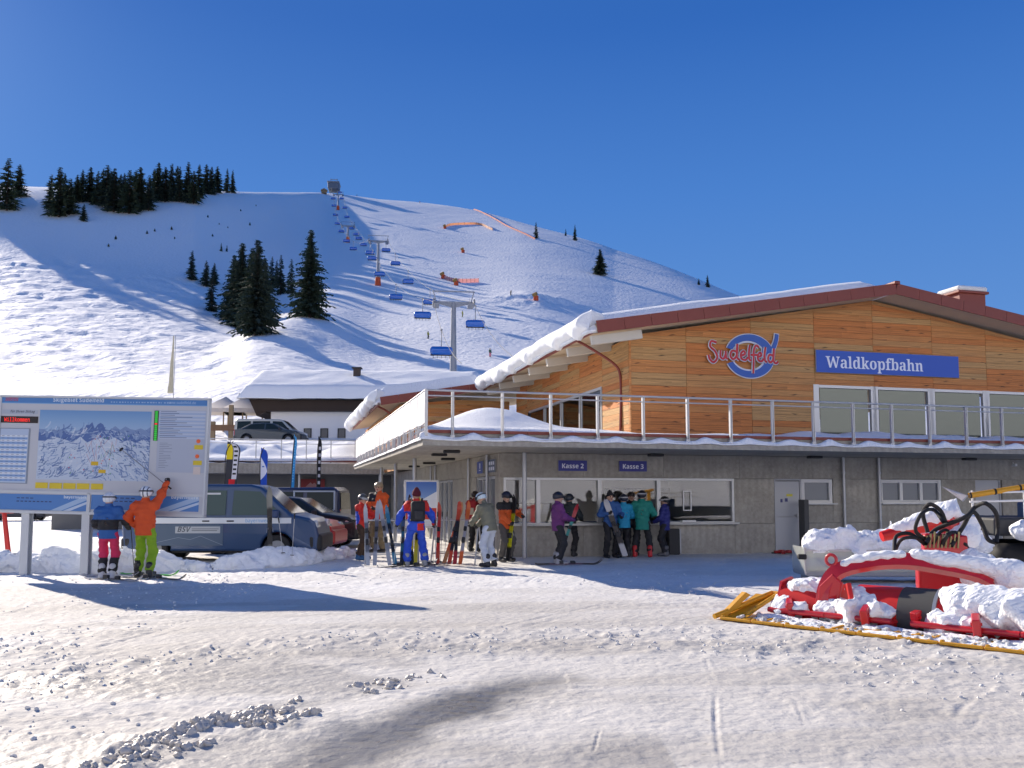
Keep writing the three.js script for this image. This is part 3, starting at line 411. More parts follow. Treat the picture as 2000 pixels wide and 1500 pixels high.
  obj('terrace_snow', [sheetGeo(150, 30, (u, v) => { const s = lerp(-2.15, 25, u), t = lerp(-2.5, 1.95, v); let h = .14 + .1 * v + .07 * fbm(s * .7, t * 1.1, 4); h += .72 * Math.exp(-(((s + .2) / 1.5) ** 2 + ((t - .2) / 1.5) ** 2)) + .26 * Math.exp(-(((s - 2.7) / 2.2) ** 2 + ((t - .8) / 1.2) ** 2)) + .4 * sst(8, 10.5, s) * sst(-.5, 1.2, t) * (.75 + .5 * fbm(s * .9, 3, 3)) + .22 * Math.exp(-(((s - 8) / .8) ** 2)) * sst(-1, 1, t); return L(s, 3.1 + h * sst(0, .06, v), t); }, .12), sheetGeo(14, 60, (u, v) => L(lerp(-2.15, 4.4, u), 3.16 + .12 * fbm(u * 4, v * 9, 3) + .1, lerp(2, 16, v)), .12)], M.snow, bld);
  obj('ledge_snow', [sheetGeo(330, 6, (u, v) => { const s = lerp(-2.6, 25.5, u), m = ((s + 1.84) / 1.2) % 1, k = Math.exp(-(((m < 0 ? m + 1 : m) - .42) ** 2) * 26); return L(s, 2.965 + (.05 + .1 * k + .05 * fbm(s * 2.3, 2, 3)) * Math.sin(Math.PI * clamp(v * .9 + .06)), -2.96 + v * .3); }, .06), sheetGeo(6, 200, (u, v) => { const t = lerp(-2.9, 16.2, v); return L(-2.6 + u * .3, 2.965 + (.07 + .05 * fbm(t * 2.1, 5, 3)) * Math.sin(Math.PI * clamp(u * .9 + .06)), t); }, .06)], M.snow, bld);
  // things behind the ticket windows
  obj('counter', bx(6.6, .9, .6, 3.7, .45, -1.1), mat(.1, .16, .32, .5), bld); obj('shelf', [bx(2.2, 1.9, .4, 6, .95, -4.7), bx(2, .05, .5, 2.2, 1.4, -4.7)], mat(.12, .1, .08, .7), bld);
}
// signs of the building (each hangs on a wall of its own)
function sign(name, label, w, h, pos, turn, texture, depth = .04, m2 = M.grey) { const t = thing(name, label, 'sign', pos, turn); obj('panel', bx(w, h, depth, 0, 0, 0), m2, t); const q = new THREE.PlaneGeometry(w - .01, h - .01).translate(0, 0, depth / 2 + .004); obj('print', q, new THREE.MeshStandardMaterial({ map: texture, roughness: .5 }), t); return t; }
for (const [n, s] of [['2', 2.07], ['3', 3.855]]) sign('ticket_desk_sign', n === '2' ? 'blue sign reading Kasse 2 above the ticket windows near the corner column' : 'blue sign reading Kasse 3 above the middle ticket windows, away from the column', .84, .3, bldPos(s, 2.47, -.03), BA, canvasTex(420, 150, (g, w, h) => { g.fillStyle = '#3b3f92'; g.fillRect(0, 0, w, h); g.fillStyle = '#e8eaf2'; g.font = 'bold 92px sans-serif'; g.textAlign = 'center'; g.textBaseline = 'middle'; g.fillText('Kasse ' + n, w / 2, h / 2 + 4); }));
sign('lift_name_banner', 'wide blue banner reading Waldkopfbahn on the timber gable', 5.58, .74, bldPos(13.93, 6.04, 1.93), BA, canvasTex(2048, 272, (g, w, h) => { g.fillStyle = '#2353b4'; g.fillRect(0, 0, w, h); g.fillStyle = '#dfe4ee'; g.font = 'bold 196px serif'; g.textBaseline = 'middle'; g.fillText('Waldkopfbahn', 130, h / 2 + 8, 1390); }), .05);
for (const [t, w, c] of [[2.15, .75, '#39509c'], [.8, 1.0, '#4a5a78']]) { const sg = sign('wall_sign', t > 2 ? 'narrow blue pictogram sign on the side wall of the lift building' : 'wide notice with small pictograms on the side wall of the lift building', w, .36, bldPos(-.03, 2.47, t), BA - Math.PI / 2, canvasTex(200, 90, (g, W, H) => { g.fillStyle = c; g.fillRect(0, 0, W, H); g.fillStyle = '#c9cfe0'; if (t > 2) { g.fillRect(80, 14, 40, 40); g.fillRect(70, 62, 60, 8); } else for (let i = 0; i < 4; i++) for (let j = 0; j < 2; j++) g.fillRect(14 + i * 46, 14 + j * 38, 34, 24); })); }
{ // emblem: swoosh ring, ski tip and script lettering, each a flat cut-out standing off the boards
  const e = thing('resort_emblem', 'blue ring emblem with red handwritten Sudelfeld lettering on the timber gable', 'emblem', bldPos(8.62, 6.12, 1.94), BA);
  const blue = mat(.022, .1, .42, .5), rim = mat(.62, .66, .74, .5), redL = mat(.5, .02, .035, .5);
  const ring = (grow) => { const sh = new THREE.Shape(), N = 60, out = [], inn = []; for (let i = 0; i <= N; i++) { const a = -2.75 + i / N * 5.55, w = (.19 + .1 * Math.sin((i / N) * Math.PI)) + grow; out.push([Math.cos(a) * (.86 + grow) + .12, Math.sin(a) * (.7 + grow) - .02]); inn.push([Math.cos(a) * (.86 - w - grow) + .12, Math.sin(a) * (.7 - w * .85 - grow) - .02]); } out.forEach((p, i) => i ? sh.lineTo(...p) : sh.moveTo(...p)); inn.reverse().forEach(p => sh.lineTo(...p)); return sh; };
  const ex = (sh, d) => new THREE.ExtrudeGeometry(sh, { depth: d, bevelEnabled: false, curveSegments: 6 });
  const ski = (g) => { const sh = new THREE.Shape(); sh.moveTo(.62 - g, -.05); sh.quadraticCurveTo(1.0 - g, .35, 1.04 - g, .74 + g); sh.lineTo(1.16 + g, .72 + g); sh.quadraticCurveTo(1.15 + g, .3, .76 + g, -.1 - g); return sh; };
  const foot = (g) => { const sh = new THREE.Shape(); sh.absellipse(.66, .2, .1 + g, .25 + g, 0, Math.PI * 2, false, -.25); return sh; };
  obj('rim', [ex(ring(.03), .02), ex(ski(.03), .02), ex(foot(.03), .02)], rim, e); obj('ring', ex(ring(0), .02).translate(0, 0, .022), blue, e); obj('ski_mark', [ex(ski(0), .02).translate(0, 0, .024), ex(foot(0), .02).translate(0, 0, .026)], blue, e);
  const strokes = [[[-1.0, .34], [-1.18, .36], [-1.22, .2], [-1.05, .05], [-.98, -.15], [-1.12, -.3], [-1.25, -.2], [-1.28, -.08]], [[-.86, .1], [-.86, -.12], [-.76, -.16], [-.68, .02], [-.68, .1], [-.66, -.14], [-.6, -.15]], [[-.3, .1], [-.45, .12], [-.52, -.05], [-.42, -.15], [-.3, -.02], [-.27, .36], [-.28, -.1], [-.2, -.15]], [[-.14, -.02], [.0, .06], [-.04, .14], [-.14, .06], [-.13, -.1], [.0, -.14], [.1, -.05]], [[.12, .0], [.18, .36], [.14, .1], [.16, -.12], [.22, -.14]], [[.5, .3], [.4, .36], [.32, .2], [.3, -.2], [.28, -.55]], [[.2, .04], [.45, .06]], [[.46, -.02], [.58, .06], [.55, .14], [.46, .06], [.47, -.1], [.58, -.14], [.66, -.05]], [[.68, 0], [.74, .34], [.7, .1], [.72, -.12], [.78, -.14]], [[1.0, .08], [.88, .1], [.82, -.05], [.9, -.15], [1.0, -.04], [1.04, .32], [1.02, -.08], [1.1, -.17], [1.18, -.1]]];
  const st = (r, z) => strokes.map(p => { const g = tube(p.map(([x, y]) => V(x - .08, y - .02 - x * .04, z)), r, 40, 8); g.scale(1, 1, 1); return g; });
  obj('lettering_outline', st(.062, .045).map(g => { g.translate(0, 0, -.045); g.scale(1, 1, .25); return g.translate(0, 0, .05); }), rim, e); obj('lettering', st(.036, .05).map(g => { g.translate(0, 0, -.05); g.scale(1, 1, .3); return g.translate(0, 0, .068); }), redL, e);
}
// ---------- on the hill: trees, chairlift, snow guns, fences ----------
function onHill(px, py) { let best = null; for (let F = 62; F < 820; F += 1) { const r = dirPx(px, py), X = r.X / r.F * F, h = hillH(X, F), e = (h - EYE) / F; if (e >= r.Y / r.F) return V(X, h, -F); const g = Math.abs(e - r.Y / r.F); if (!best || g < best.g) best = { g, X, h, F }; } return V(best.X, best.h, -best.F); }
const needle = [mat(.036, .06, .032, .9), mat(.046, .068, .034, .9), mat(.03, .05, .032, .9)], bark = mat(.06, .045, .035, .9);
function spruceGeo(levels, per, bits, sd, ragged) {      // unit-height spruce: whorls of drooping, ragged boughs
  seed = sd; const pos = [], tri = (a, b, c) => pos.push(a.x, a.y, a.z, b.x, b.y, b.z, c.x, c.y, c.z);
  for (let l = 0; l < levels; l++) {
    const t = l / levels, y = .05 + .93 * t ** .93, R = (.19 * (1 - t) ** .8 + .012) * rr(.8, 1.12), n = Math.max(4, Math.round(per * (1 - t * .55)));
    for (let b = 0; b < n; b++) {
      const a = rnd() * 6.283, len = R * rr(1 - ragged, 1.15), dr = rr(.25, .6) * (1 - t * .7), ca = Math.cos(a), sa = Math.sin(a);
      for (let k = 0; k < bits; k++) {
        const q = (k + .5) / bits, q2 = Math.min(1.1, q + .9 / bits), w = .034 * (1.15 - q) * rr(.7, 1.4) * (.5 + (1 - t)), up = rr(-.012, .016);
        const P = (f, side, dy) => V(ca * len * f - sa * side, y + dy - dr * len * f * f + .1 * len * f, sa * len * f + ca * side);
        tri(P(Math.max(0, q - .55 / bits), 0, 0), P(q, w, -w * rr(.3, 1.1)), P(q2, rr(-.01, .01), up * .5)); tri(P(Math.max(0, q - .55 / bits), 0, 0), P(q2, rr(-.01, .01), up * .5), P(q, -w, -w * rr(.3, 1.1)));
        if (k % 2) tri(P(q - .3 / bits, 0, .008), P(q + .3 / bits, rr(-.012, .012), -w * 1.5), P(q2, 0, 0));
      }
    }
  }
  const g = new THREE.BufferGeometry(); g.setAttribute('position', new THREE.Float32BufferAttribute(pos, 3)); g.computeVertexNormals(); return g;
}
const bigS = [spruceGeo(46, 13, 6, 11, .45), spruceGeo(44, 12, 6, 12, .4)], smallS = [21, 22, 23, 24, 25].map((q, i) => spruceGeo(26 + i % 2 * 4, 9 + i % 3, 3, q, .35 + .05 * i));
const trunkG = cyl(V(0, -.06, 0), V(0, .9, 0), .016, .003, 6);
seed = 99;
function spruce(px, base, top, label, group, big = -1, wide = 1) {
  const p = onHill(px, base), H = Math.max(1.5, (base - top) / FOC * -p.z * 1.03), t = thing('spruce_tree', label, 'tree', p, rnd() * 6, group); t.scale.set(H * wide, H, H * wide);
  obj('trunk', trunkG, bark, t); obj('crown', big >= 0 ? bigS[big] : smallS[Math.floor(rnd() * 5)], needle[Math.floor(rnd() * 3)], t); return t;
}
const crest = 'dark spruce in the wood along the hill crest';
for (const [x, b, y] of [[-14, 410, 310], [13, 412, 303], [36, 385, 317], [98, 412, 338], [115, 425, 322], [135, 420, 345], [150, 395, 338], [163, 433, 397], [175, 395, 322], [190, 400, 330], [207, 405, 318], [222, 415, 325], [235, 382, 338], [252, 418, 328], [272, 410, 322], [290, 412, 338], [308, 392, 313], [322, 395, 322], [334, 387, 316], [350, 395, 322], [366, 395, 312], [378, 398, 330], [388, 388, 318], [402, 379, 317], [412, 379, 322], [424, 377, 322], [160, 390, 328], [200, 386, 326], [242, 385, 335], [300, 382, 326], [345, 381, 320], [125, 400, 335], [215, 390, 330], [264, 395, 330]]) spruce(x, b, y, crest, 'spruces along the crest', -1, rr(1.2, 1.8));
for (const [x, b, y] of [[443, 377, 326], [454, 377, 329]]) spruce(x, b, y, 'one of two spruces standing apart at the end of the crest wood', 'pair at the end of the crest wood');
for (const [x, b, y] of [[470, 640, 470], [455, 625, 495], [500, 655, 462], [490, 642, 480], [515, 632, 500], [480, 610, 520], [462, 600, 505]]) spruce(x, b, y, 'tall spruce in the dense clump in the gully', 'spruces of the gully clump', x % 2, 1.3);
for (const [x, b, y] of [[530, 572, 498], [548, 576, 495], [568, 574, 503], [540, 562, 505]]) spruce(x, b, y, 'slender spruce behind the gully clump, beside the lone big spruce', 'slender spruces behind the clump');
for (const [x, b, y, w] of [[374, 548, 487, 1.3], [402, 560, 507, 1.5], [418, 556, 512, 1.5], [413, 608, 535, 1.3]]) spruce(x, b, y, 'small bushy spruce at the open side of the gully clump', 'small spruces beside the clump', -1, w);
spruce(605, 620, 443, 'large lone spruce on the snowy mound, casting a long shadow', 'tree', 0, 1.25).userData.group = undefined;
spruce(1047, 466, 432, 'dark spruce below the end of the red safety fence'); spruce(1172, 538, 485, 'broad ragged spruce alone on the bare snow slope below the ridge', undefined, 1, 1.7);
for (const [x, b, y] of [[1105, 461, 446], [1123, 470, 437]]) spruce(x, b, y, 'one of two narrow spruces on the bare ridge past the red fence', 'pair on the bare ridge');
for (const [x, b, y] of [[1365, 557, 543], [1382, 561, 536]]) spruce(x, b, y, 'one of two small spruces low on the ridge just above the roof', 'pair just above the roof', -1, 1.4);
for (const [x, b, y] of [[432, 492, 474], [443, 492, 478]]) spruce(x, b, y, 'tiny spruce on the shaded slope above the gully clump', 'tiny spruces on the shaded slope');
for (const [x, y] of [[302, 452], [287, 458], [406, 425], [428, 439], [445, 446], [470, 413], [488, 441], [226, 468], [341, 468], [415, 463], [500, 403], [212, 482], [335, 450]]) { const p = onHill(x, y), b = thing('dwarf_shrub', 'tiny dark shrub poking out of the shaded snow slope', 'shrub', p, rnd() * 6, 'shrubs on the shaded slope'); const h = rr(.9, 2); b.scale.set(h * 2, h, h * 2); obj('foliage', smallS[1], needle[2], b); }
// --- chairlift ---
const galvL = mat(.3, .31, .33, .5, { metalness: .4 }), orangeM = mat(.65, .09, .02, .7), blueB = new THREE.MeshPhysicalMaterial({ color: lin(.015, .13, .52), roughness: .25, clearcoat: .5 }), seatM = mat(.03, .03, .035, .7), skinSeat = mat(.32, .2, .17, .7);
const pyl = [];   // [base px, base row, distance, arm row]
for (const [bx_, by, F, ay, lab] of [[885, 770, 150, 592, 'tall lift pylon rising behind the lift building roof'], [738, 557, 310, 471, 'lift pylon with orange padding in the middle of the slope'], [679, 495, 455, 441, 'lift pylon with orange padding high on the slope'], [660, 417, 600, 380, 'uppermost lift pylon just under the hilltop station']]) {
  const base = atF(bx_, by, F); base.y = hillH(base.x, F); const top = atF(bx_ + (F < 200 ? 9 : 2), ay, F), t = thing('lift_pylon', lab, 'pylon', base, .12), h = top.y - base.y; top.x = base.x; pyl.push(top);
  obj('mast', cyl(V(0, -1, 0), V(0, h, 0), .62, .42, 12), galvL, t); obj('crossarm', [bx(7.2, .45, .5, 0, h, 0), poly([[-3.6, h + .1], [-.6, h - .7], [.6, h - .7], [3.6, h + .1]], .4)], galvL, t);
  for (const s of [-1, 1]) { const b = obj('sheave_train', rbx(.35, .5, 4.2, .1, 3.5 * s, h - .1, 0), M.grey, t); for (let k = -3; k <= 3; k++) obj('sheave', cyl(V(3.5 * s - .12, h + .12, k * .58), V(3.5 * s + .12, h + .12, k * .58), .24, .24, 8), M.dark, b); obj('walkway', [bx(1, .06, 4.4, 3.0 * s, h - .5, 0), bx(.05, 1, .05, 2.6 * s, h, 2), bx(.05, 1, .05, 2.6 * s, h, -2)], M.grey, t); }
  obj('lifting_frame', [bx(.18, 2, .18, -3.3, h + 1.1, 0, 0, 0, .25), bx(.18, 2, .18, 3.3, h + 1.1, 0, 0, 0, -.25), bx(7.4, .2, .2, 0, h + 2.05, 0)], galvL, t);
  if (F > 200) obj('safety_padding', cyl(V(0, -.2, 0), V(0, 2.9, 0), 1.15, .95, 14), orangeM, t);
}
const stTop = atF(655, 372, 690), bot = atF(965, 716, 92);
const ropePt = [-3.5, 3.5].map(s => [bot, ...pyl, V(stTop.x, stTop.y + 3, stTop.z)].map((p, i) => V(p.x + s * Math.cos(.12), p.y + .3, p.z - s * Math.sin(.12))));
const ropeAt = (L_, F) => { let i = 0; while (i < L_.length - 2 && -L_[i + 1].z < F) i++; const a = L_[i], b = L_[i + 1], t = clamp((F + a.z) / (a.z - b.z)), p = a.clone().lerp(b, t); p.y -= 4 * t * (1 - t) * a.distanceTo(b) * .028; return p; };
ropePt.forEach((L_, k) => { const P = []; for (let F = 88; F < 690; F += 6) P.push(ropeAt(L_, F)); one('haul_rope', tube(P, .035, 240, 5), M.dark, k ? 'steel haul rope of the chairlift on the side toward the red fence' : 'steel haul rope of the chairlift on the side toward the big lone spruce', 'rope'); });
const chair = (() => {
  const t = thing('lift_chair', 'blue bubble chair hanging from the lift rope', 'lift chair', V(0, 0, 0), 0, 'chairs of the chairlift'), W = 3.3;
  obj('hanger', [tube([V(0, 0, 0), V(0, -.6, .05), V(0, -1.6, .45), V(0, -2.2, .2), V(0, -2.5, -.2)], .07, 20, 6), bx(.3, .18, .7, 0, 0, 0)], M.grey, t);
  obj('carrier_frame', [bx(W * .8, .12, .12, 0, -2.5, -.2), bx(.1, .9, .1, -W * .4, -2.9, -.25), bx(.1, .9, .1, W * .4, -2.9, -.25)], M.grey, t);
  const b = new RoundedBoxGeometry(W, 1.25, 1.3, 5, .5); obj('bubble', b.rotateX(.2).translate(0, -3.1, .05), blueB, t).material.side = THREE.DoubleSide;
  obj('seat', rbx(W * .95, .14, .55, .05, 0, -3.75, .05), seatM, t); obj('backrest', rbx(W * .95, .75, .1, .04, 0, -3.4, -.25), skinSeat, t); obj('safety_bar', [bx(W * .9, .05, .05, 0, -3.5, .55), bx(W * .8, .05, .05, 0, -4.2, .5)], M.grey, t);
  for (let k = -2; k <= 2; k++) obj('footrest', bx(.06, .45, .06, k * W * .18, -4.05, .45), seatM, t);
  return t;
})();
{ let first = true; const place = (side, row) => { // where the rope passes this row of the photograph
    let bestF = 100, bd = 1e9; for (let F = 95; F < 685; F += .5) { const p = ropeAt(ropePt[side], F), py = (() => { const d = { X: p.x, Y: p.y - 3.3 - EYE, F: -p.z }, c = Math.cos(PITCH), s = Math.sin(PITCH); return PPY - FOC * (d.Y * c - d.F * s) / (d.F * c + d.Y * s); })(); if (Math.abs(py - row) < bd) { bd = Math.abs(py - row); bestF = F; } }
    const p = ropeAt(ropePt[side], bestF), lab = side ? 'blue bubble chair hanging on the lift rope toward the red fence' : 'blue bubble chair hanging on the lift rope toward the big lone spruce', gr = side ? 'chairs on the rope toward the red fence' : 'chairs on the rope toward the big spruce';
    if (first) { first = false; chair.position.copy(p); chair.rotation.y = .12; chair.userData.label = lab; chair.userData.group = gr; } else dup(chair, p, .12, lab, gr); };
  for (const r of [688, 617, 581, 536, 505, 494, 486, 471, 452, 437, 420, 402, 388]) place(0, r); for (const r of [635, 591, 551, 515, 489, 478, 466, 458, 446, 424, 406, 388, 376]) place(1, r); }
{ const p = onHill(652, 378); p.y -= 1; const t = thing('hilltop_station', 'grey lift station with dark machinery on the hilltop', 'lift station', p, .1); obj('hall', rbx(9, 5, 12, .8, 0, 6, 0), mat(.12, .14, .17, .6), t); for (const s of [-3, 3]) obj('support', bx(1, 5, 1, s, 2, 0), M.grey, t); obj('roof', rbx(10, 1.2, 13, .5, 0, 9, 0), mat(.2, .22, .26, .5), t); obj('mast', [bx(.4, 5, .4, -2.5, 11, 0), bx(.4, 5, .4, 2.5, 11, 0), bx(6, .4, .4, 0, 13, 0)], M.grey, t); }
{ const p = onHill(633, 379), t = thing('hilltop_hut', 'small wooden hut beside the hilltop lift station', 'hut', p, .2); obj('wall', bx(4, 2.6, 4, 0, 1.3, 0), mat(.25, .16, .08, .8), t); obj('roof', poly([[-2.6, 2.5], [0, 4], [2.6, 2.5]], 4.6), mat(.3, .2, .12, .8), t); }
// snow guns with orange padding, fences, skiers on the slope
for (const [x, y, lab] of [[868, 447, 'snow gun behind orange netting high on the slope'], [903, 494, 'snow gun alone in the middle of the slope'], [864, 545, 'snow gun at the near end of the pink netting'], [889, 558, 'snow gun with orange pad in front of the pink netting'], [1045, 588, 'snow gun standing on the flat shelf near the roof']]) { const p = onHill(x, y), t = thing('snow_gun', lab, 'snow gun', p, 1); obj('padding', rbx(1.7, 1.9, 1.2, .3, .6, .95, 0, 3), orangeM, t); obj('stand', cyl(V(0, 0, 0), V(0, 1.8, 0), .15), M.dark, t); obj('fan_barrel', new THREE.CylinderGeometry(.55, .65, 1.5, 14).rotateX(1.2).translate(-.4, 2, .2), mat(.35, .2, .05, .6), t); }
function netting(name, label, pts, h, m, postM) { const P = pts.map(([x, y]) => onHill(x, y)), t = thing(name, label, 'fence'); const cv = new THREE.CatmullRomCurve3(P), N = 24, pos = [], idx = []; for (let i = 0; i <= N; i++) { const p = cv.getPoint(i / N); p.y = hillH(p.x, -p.z); pos.push(p.x, p.y, p.z, p.x, p.y + h, p.z); if (i < N) { const a = i * 2; idx.push(a, a + 2, a + 1, a + 1, a + 2, a + 3); } if (i % 2 === 0) obj('fence_post', cyl(p, p.clone().add(V(0, h + .2, 0)), .06), postM, t); } const g = new THREE.BufferGeometry(); g.setAttribute('position', new THREE.Float32BufferAttribute(pos, 3)); g.setIndex(idx); g.computeVertexNormals(); obj('net', g, m, t); }
const net = (r, g, b) => new THREE.MeshPhysicalMaterial({ color: lin(r, g, b), roughness: .9, transmission: .45, thickness: 0, side: THREE.DoubleSide });
netting('safety_fence', 'long red safety fence running down the ridge', [[925, 409], [960, 425], [1000, 447], [1045, 468]], 1.0, mat(.3, .045, .04, .8, { side: THREE.DoubleSide }), M.dark);
netting('safety_net', 'orange safety netting around the high snow gun', [[866, 446], [885, 440], [930, 439], [962, 450]], 1.5, net(.7, .32, .16), M.dark); netting('safety_net', 'pink safety netting above the lower snow guns', [[868, 546], [890, 552], [935, 552]], 1.6, net(.65, .3, .28), M.dark);
// ---------- the piste map board ----------
{
  const W = 4.55, Hh = 2.46, ctr = V(-8.7, 2.5, -18.45), b = thing('piste_map_board', 'large blue and white ski area information board on steel posts', 'information board', V(ctr.x, 0, ctr.z), -.06);
  const topE = (x) => 768 + .0356 * x, botE = (x) => 1000 + .0169 * x, U = (x, y) => [(x + 19) / 440, (y - topE(x)) / (botE(x) - topE(x))];   // photo spot -> spot on the board
  const tilt = new THREE.Group(); tilt.rotation.z = -.022; tilt.position.y = ctr.y; tilt.name = 'board_face'; b.add(tilt);
  const P = (x, y) => { const [u, v] = U(x, y); return [(u - .5) * W, (.5 - v) * Hh]; };
  const frameM = mat(.5, .53, .56, .45, { metalness: .3 });
  obj('frame', [bx(W, Hh, .1, 0, 0, -.03)], frameM, tilt);
  const plate = (name, x0, y0, x1, y1, z, m, d = .012) => { const [a, t] = P(x0, y0), [c, e] = P(x1, y1), g = bx(c - a, t - e, d, (a + c) / 2, (t + e) / 2, z); return obj(name, g, m, tilt); };
  const print = (name, x0, y0, x1, y1, z, res, draw, extra = {}) => { const [a, t] = P(x0, y0), [c, e] = P(x1, y1), w = c - a, h = t - e, g = new THREE.PlaneGeometry(w, h).translate((a + c) / 2, (t + e) / 2, z); return obj(name, g, new THREE.MeshStandardMaterial({ map: canvasTex(res, Math.round(res * h / w), draw), color: lin(.8, .8, .8), roughness: .45, ...extra }), tilt); };
  plate('face_sheet', -17, 771, 419, 1003, .022, mat(.46, .48, .52, .45));
  print('header_strip', -17, 770, 419, 797, .031, 1400, (g, w, h) => { g.fillStyle = '#4a86c8'; g.fillRect(0, 0, w, h); g.fillStyle = '#7fb0e0'; g.fillRect(0, h * .86, w, h * .14); g.fillStyle = '#c8323c'; g.font = 'italic bold 46px sans-serif'; g.fillText('Sudelfeld', 20, h * .55, 90); g.fillStyle = '#d9e4f0'; g.font = 'bold 38px sans-serif'; g.fillText('Skigebiet Sudelfeld', 350, h * .62); g.globalAlpha = .6; for (let i = 0; i < 22; i++) g.fillRect(745 + i * 19, h * .42, 6 + 9 * hash(i, 2), h * .2); g.globalAlpha = .7; g.font = '24px sans-serif'; g.fillText('www.sudelfeld.de', 1130, h * .68); });
  // panorama map
  print('panorama_map', 66, 797, 303, 941, .033, 1024, (g, w, h) => {
    const sk = g.createLinearGradient(0, 0, 0, h * .4); sk.addColorStop(0, '#6f9fd2'); sk.addColorStop(1, '#b9cfe6'); g.fillStyle = sk; g.fillRect(0, 0, w, h);
    const R = (i, k) => hash(i, k); const ridge = (y0, amp, col, n, s) => { g.fillStyle = col; g.beginPath(); g.moveTo(0, h); for (let i = 0; i <= n; i++) g.lineTo(w * i / n, y0 + amp * (R(i, s) - .5) - (s === 5 ? amp * 1.5 * Math.max(0, 1 - Math.abs(i / n - .53) / .2) : 0)); g.lineTo(w, h); g.fill(); };
    ridge(h * .27, 70, '#7d98c4', 22, 3); ridge(h * .36, 80, '#4f70ad', 40, 5); ridge(h * .42, 60, '#c4d3e6', 16, 8);
    for (let i = 0; i < 900; i++) { const x = R(i, 11) * w, y = h * (.26 + .72 * R(i, 12)), L_ = 14 + 60 * R(i, 13), a = (R(i, 14) - .5) * 1.5 + (x < w * .55 ? -.6 : .6), mid = Math.abs(x / w - .5) < .24 && y > h * .3 && y < h * .85; g.strokeStyle = R(i, 15) < (mid ? .2 : .68) ? ['#4766a6', '#39568f', '#5f80ba'][i % 3] : ['#dfe8f2', '#c9d8ea', '#b3c8e2', '#e8edf3'][i % 4]; g.lineWidth = 3 + 9 * R(i, 16); g.globalAlpha = .55; g.beginPath(); g.moveTo(x, y); g.quadraticCurveTo(x + L_ * .5, y + L_ * a * .3, x + L_ * Math.cos(a), y + L_ * Math.sin(a)); g.stroke(); }
    g.globalAlpha = .9; for (let i = 0; i < 30; i++) { g.strokeStyle = ['#c04a52', '#3a66b8', '#3b8f58', '#a04860'][i % 4]; g.lineWidth = 2; const x = w * (.3 + .4 * R(i, 21)), y = h * (.35 + .3 * R(i, 22)); g.beginPath(); g.moveTo(x, y); g.lineTo(x + (R(i, 23) - .5) * 120, y + 50 + 90 * R(i, 24)); g.stroke(); }
    for (let i = 0; i < 36; i++) { g.fillStyle = ['#c8383f', '#d0d0d8', '#3f8f4a'][i % 3]; g.fillRect(w * (.28 + .62 * R(i, 31)), h * (.35 + .55 * R(i, 32)), 10, 9); }
    g.globalAlpha = 1; g.fillStyle = '#e0b818'; g.fillRect(w * .485, h * .73, 66, 34); g.fillRect(w * .555, h * .845, 66, 30);
  });
  print('led_display', -17, 808, 63, 824, .036, 640, (g, w, h) => { g.fillStyle = '#100606'; g.fillRect(0, 0, w, h); g.fillStyle = '#ff2418'; g.font = 'bold 92px monospace'; g.textBaseline = 'middle'; g.fillText('Willkommen', 60, h / 2, 440); }, { emissive: 0xffffff, emissiveIntensity: .25 }).material.emissiveMap = null;
  const led = tilt.children[tilt.children.length - 1].material; led.emissiveMap = led.map; led.emissiveIntensity = .5;
  print('timetable_case', -17, 832, 48, 945, .034, 400, (g, w, h) => { g.fillStyle = '#8d98a8'; g.fillRect(0, 0, w, h); g.fillStyle = '#b9cbe4'; g.fillRect(8, 10, w - 30, h - 20); for (let i = 0; i < 20; i++) { g.fillStyle = i % 2 ? '#7ea6dc' : '#dfe7f1'; g.fillRect(12, 90 + i * h * .042, w - 44, h * .03); g.fillStyle = '#5a6e92'; for (let k = 0; k < 5; k++) g.fillRect(30 + k * 68, 96 + i * h * .042, 34, 5); } });
  print('notice_text', -17, 787 + 8, 62, 806, .034, 500, (g, w, h) => { g.fillStyle = '#b5bfce'; g.fillRect(0, 0, w, h); g.fillStyle = '#3c4250'; g.font = 'italic bold 44px sans-serif'; g.fillText('für Ihren Skitag', 120, h * .66); });
  print('lift_list', 318, 802, 418, 925, .032, 620, (g, w, h) => { g.fillStyle = '#b6bfd0'; g.fillRect(0, 0, w, h); for (let i = 0; i < 15; i++) { g.fillStyle = i % 2 ? '#a7bcdc' : '#c3cfe2'; g.fillRect(10, 10 + i * h * .03, w - 20, h * .026); g.fillStyle = '#566482'; g.fillRect(24, 14 + i * h * .03, 160 + 260 * hash(i, 5), 6); } g.fillStyle = '#6d7688'; for (let i = 0; i < 15; i++) g.fillRect(30, h * .53 + i * h * .028, 40 + 130 * hash(i, 9), 4); });
  plate('status_light_strip', 309, 803, 318, 862, .034, mat(.01, .03, .012, .4)); for (let i = 0; i < 15; i++) plate('status_light', 311, 804.5 + i * 3.85, 316.5, 807.5 + i * 3.85, .042, i === 6 ? mat(.6, .03, .02, .4, { emissive: lin(.7, .02, .01), emissiveIntensity: .5 }) : mat(.02, .35, .03, .4, { emissive: lin(.01, .5, .03), emissiveIntensity: .35 }), .006);
  for (const [x, y] of [[404, 864], [403, 893]]) obj('round_sign', new THREE.CylinderGeometry(.042, .042, .012, 18).rotateX(Math.PI / 2).translate(...P(x, y), .04), mat(.75, .12, .02, .5), tilt);
  const yel = mat(.62, .47, .02, .5); for (const [x0, y0, x1, y1] of [[66, 942, 92, 954], [96, 943, 122, 955], [125, 943.5, 151, 955.5], [154, 944, 180, 956], [184, 944.5, 209, 956.5], [396, 871, 414, 880], [395, 901, 413, 910]]) { const s = plate('yellow_sticker', x0, y0, x1, y1, .034, yel, .008); s.userData.label = 'yellow notice sticker'; }
  plate('paper_notice', 396, 913, 411, 928, .034, mat(.6, .52, .47, .7), .006);
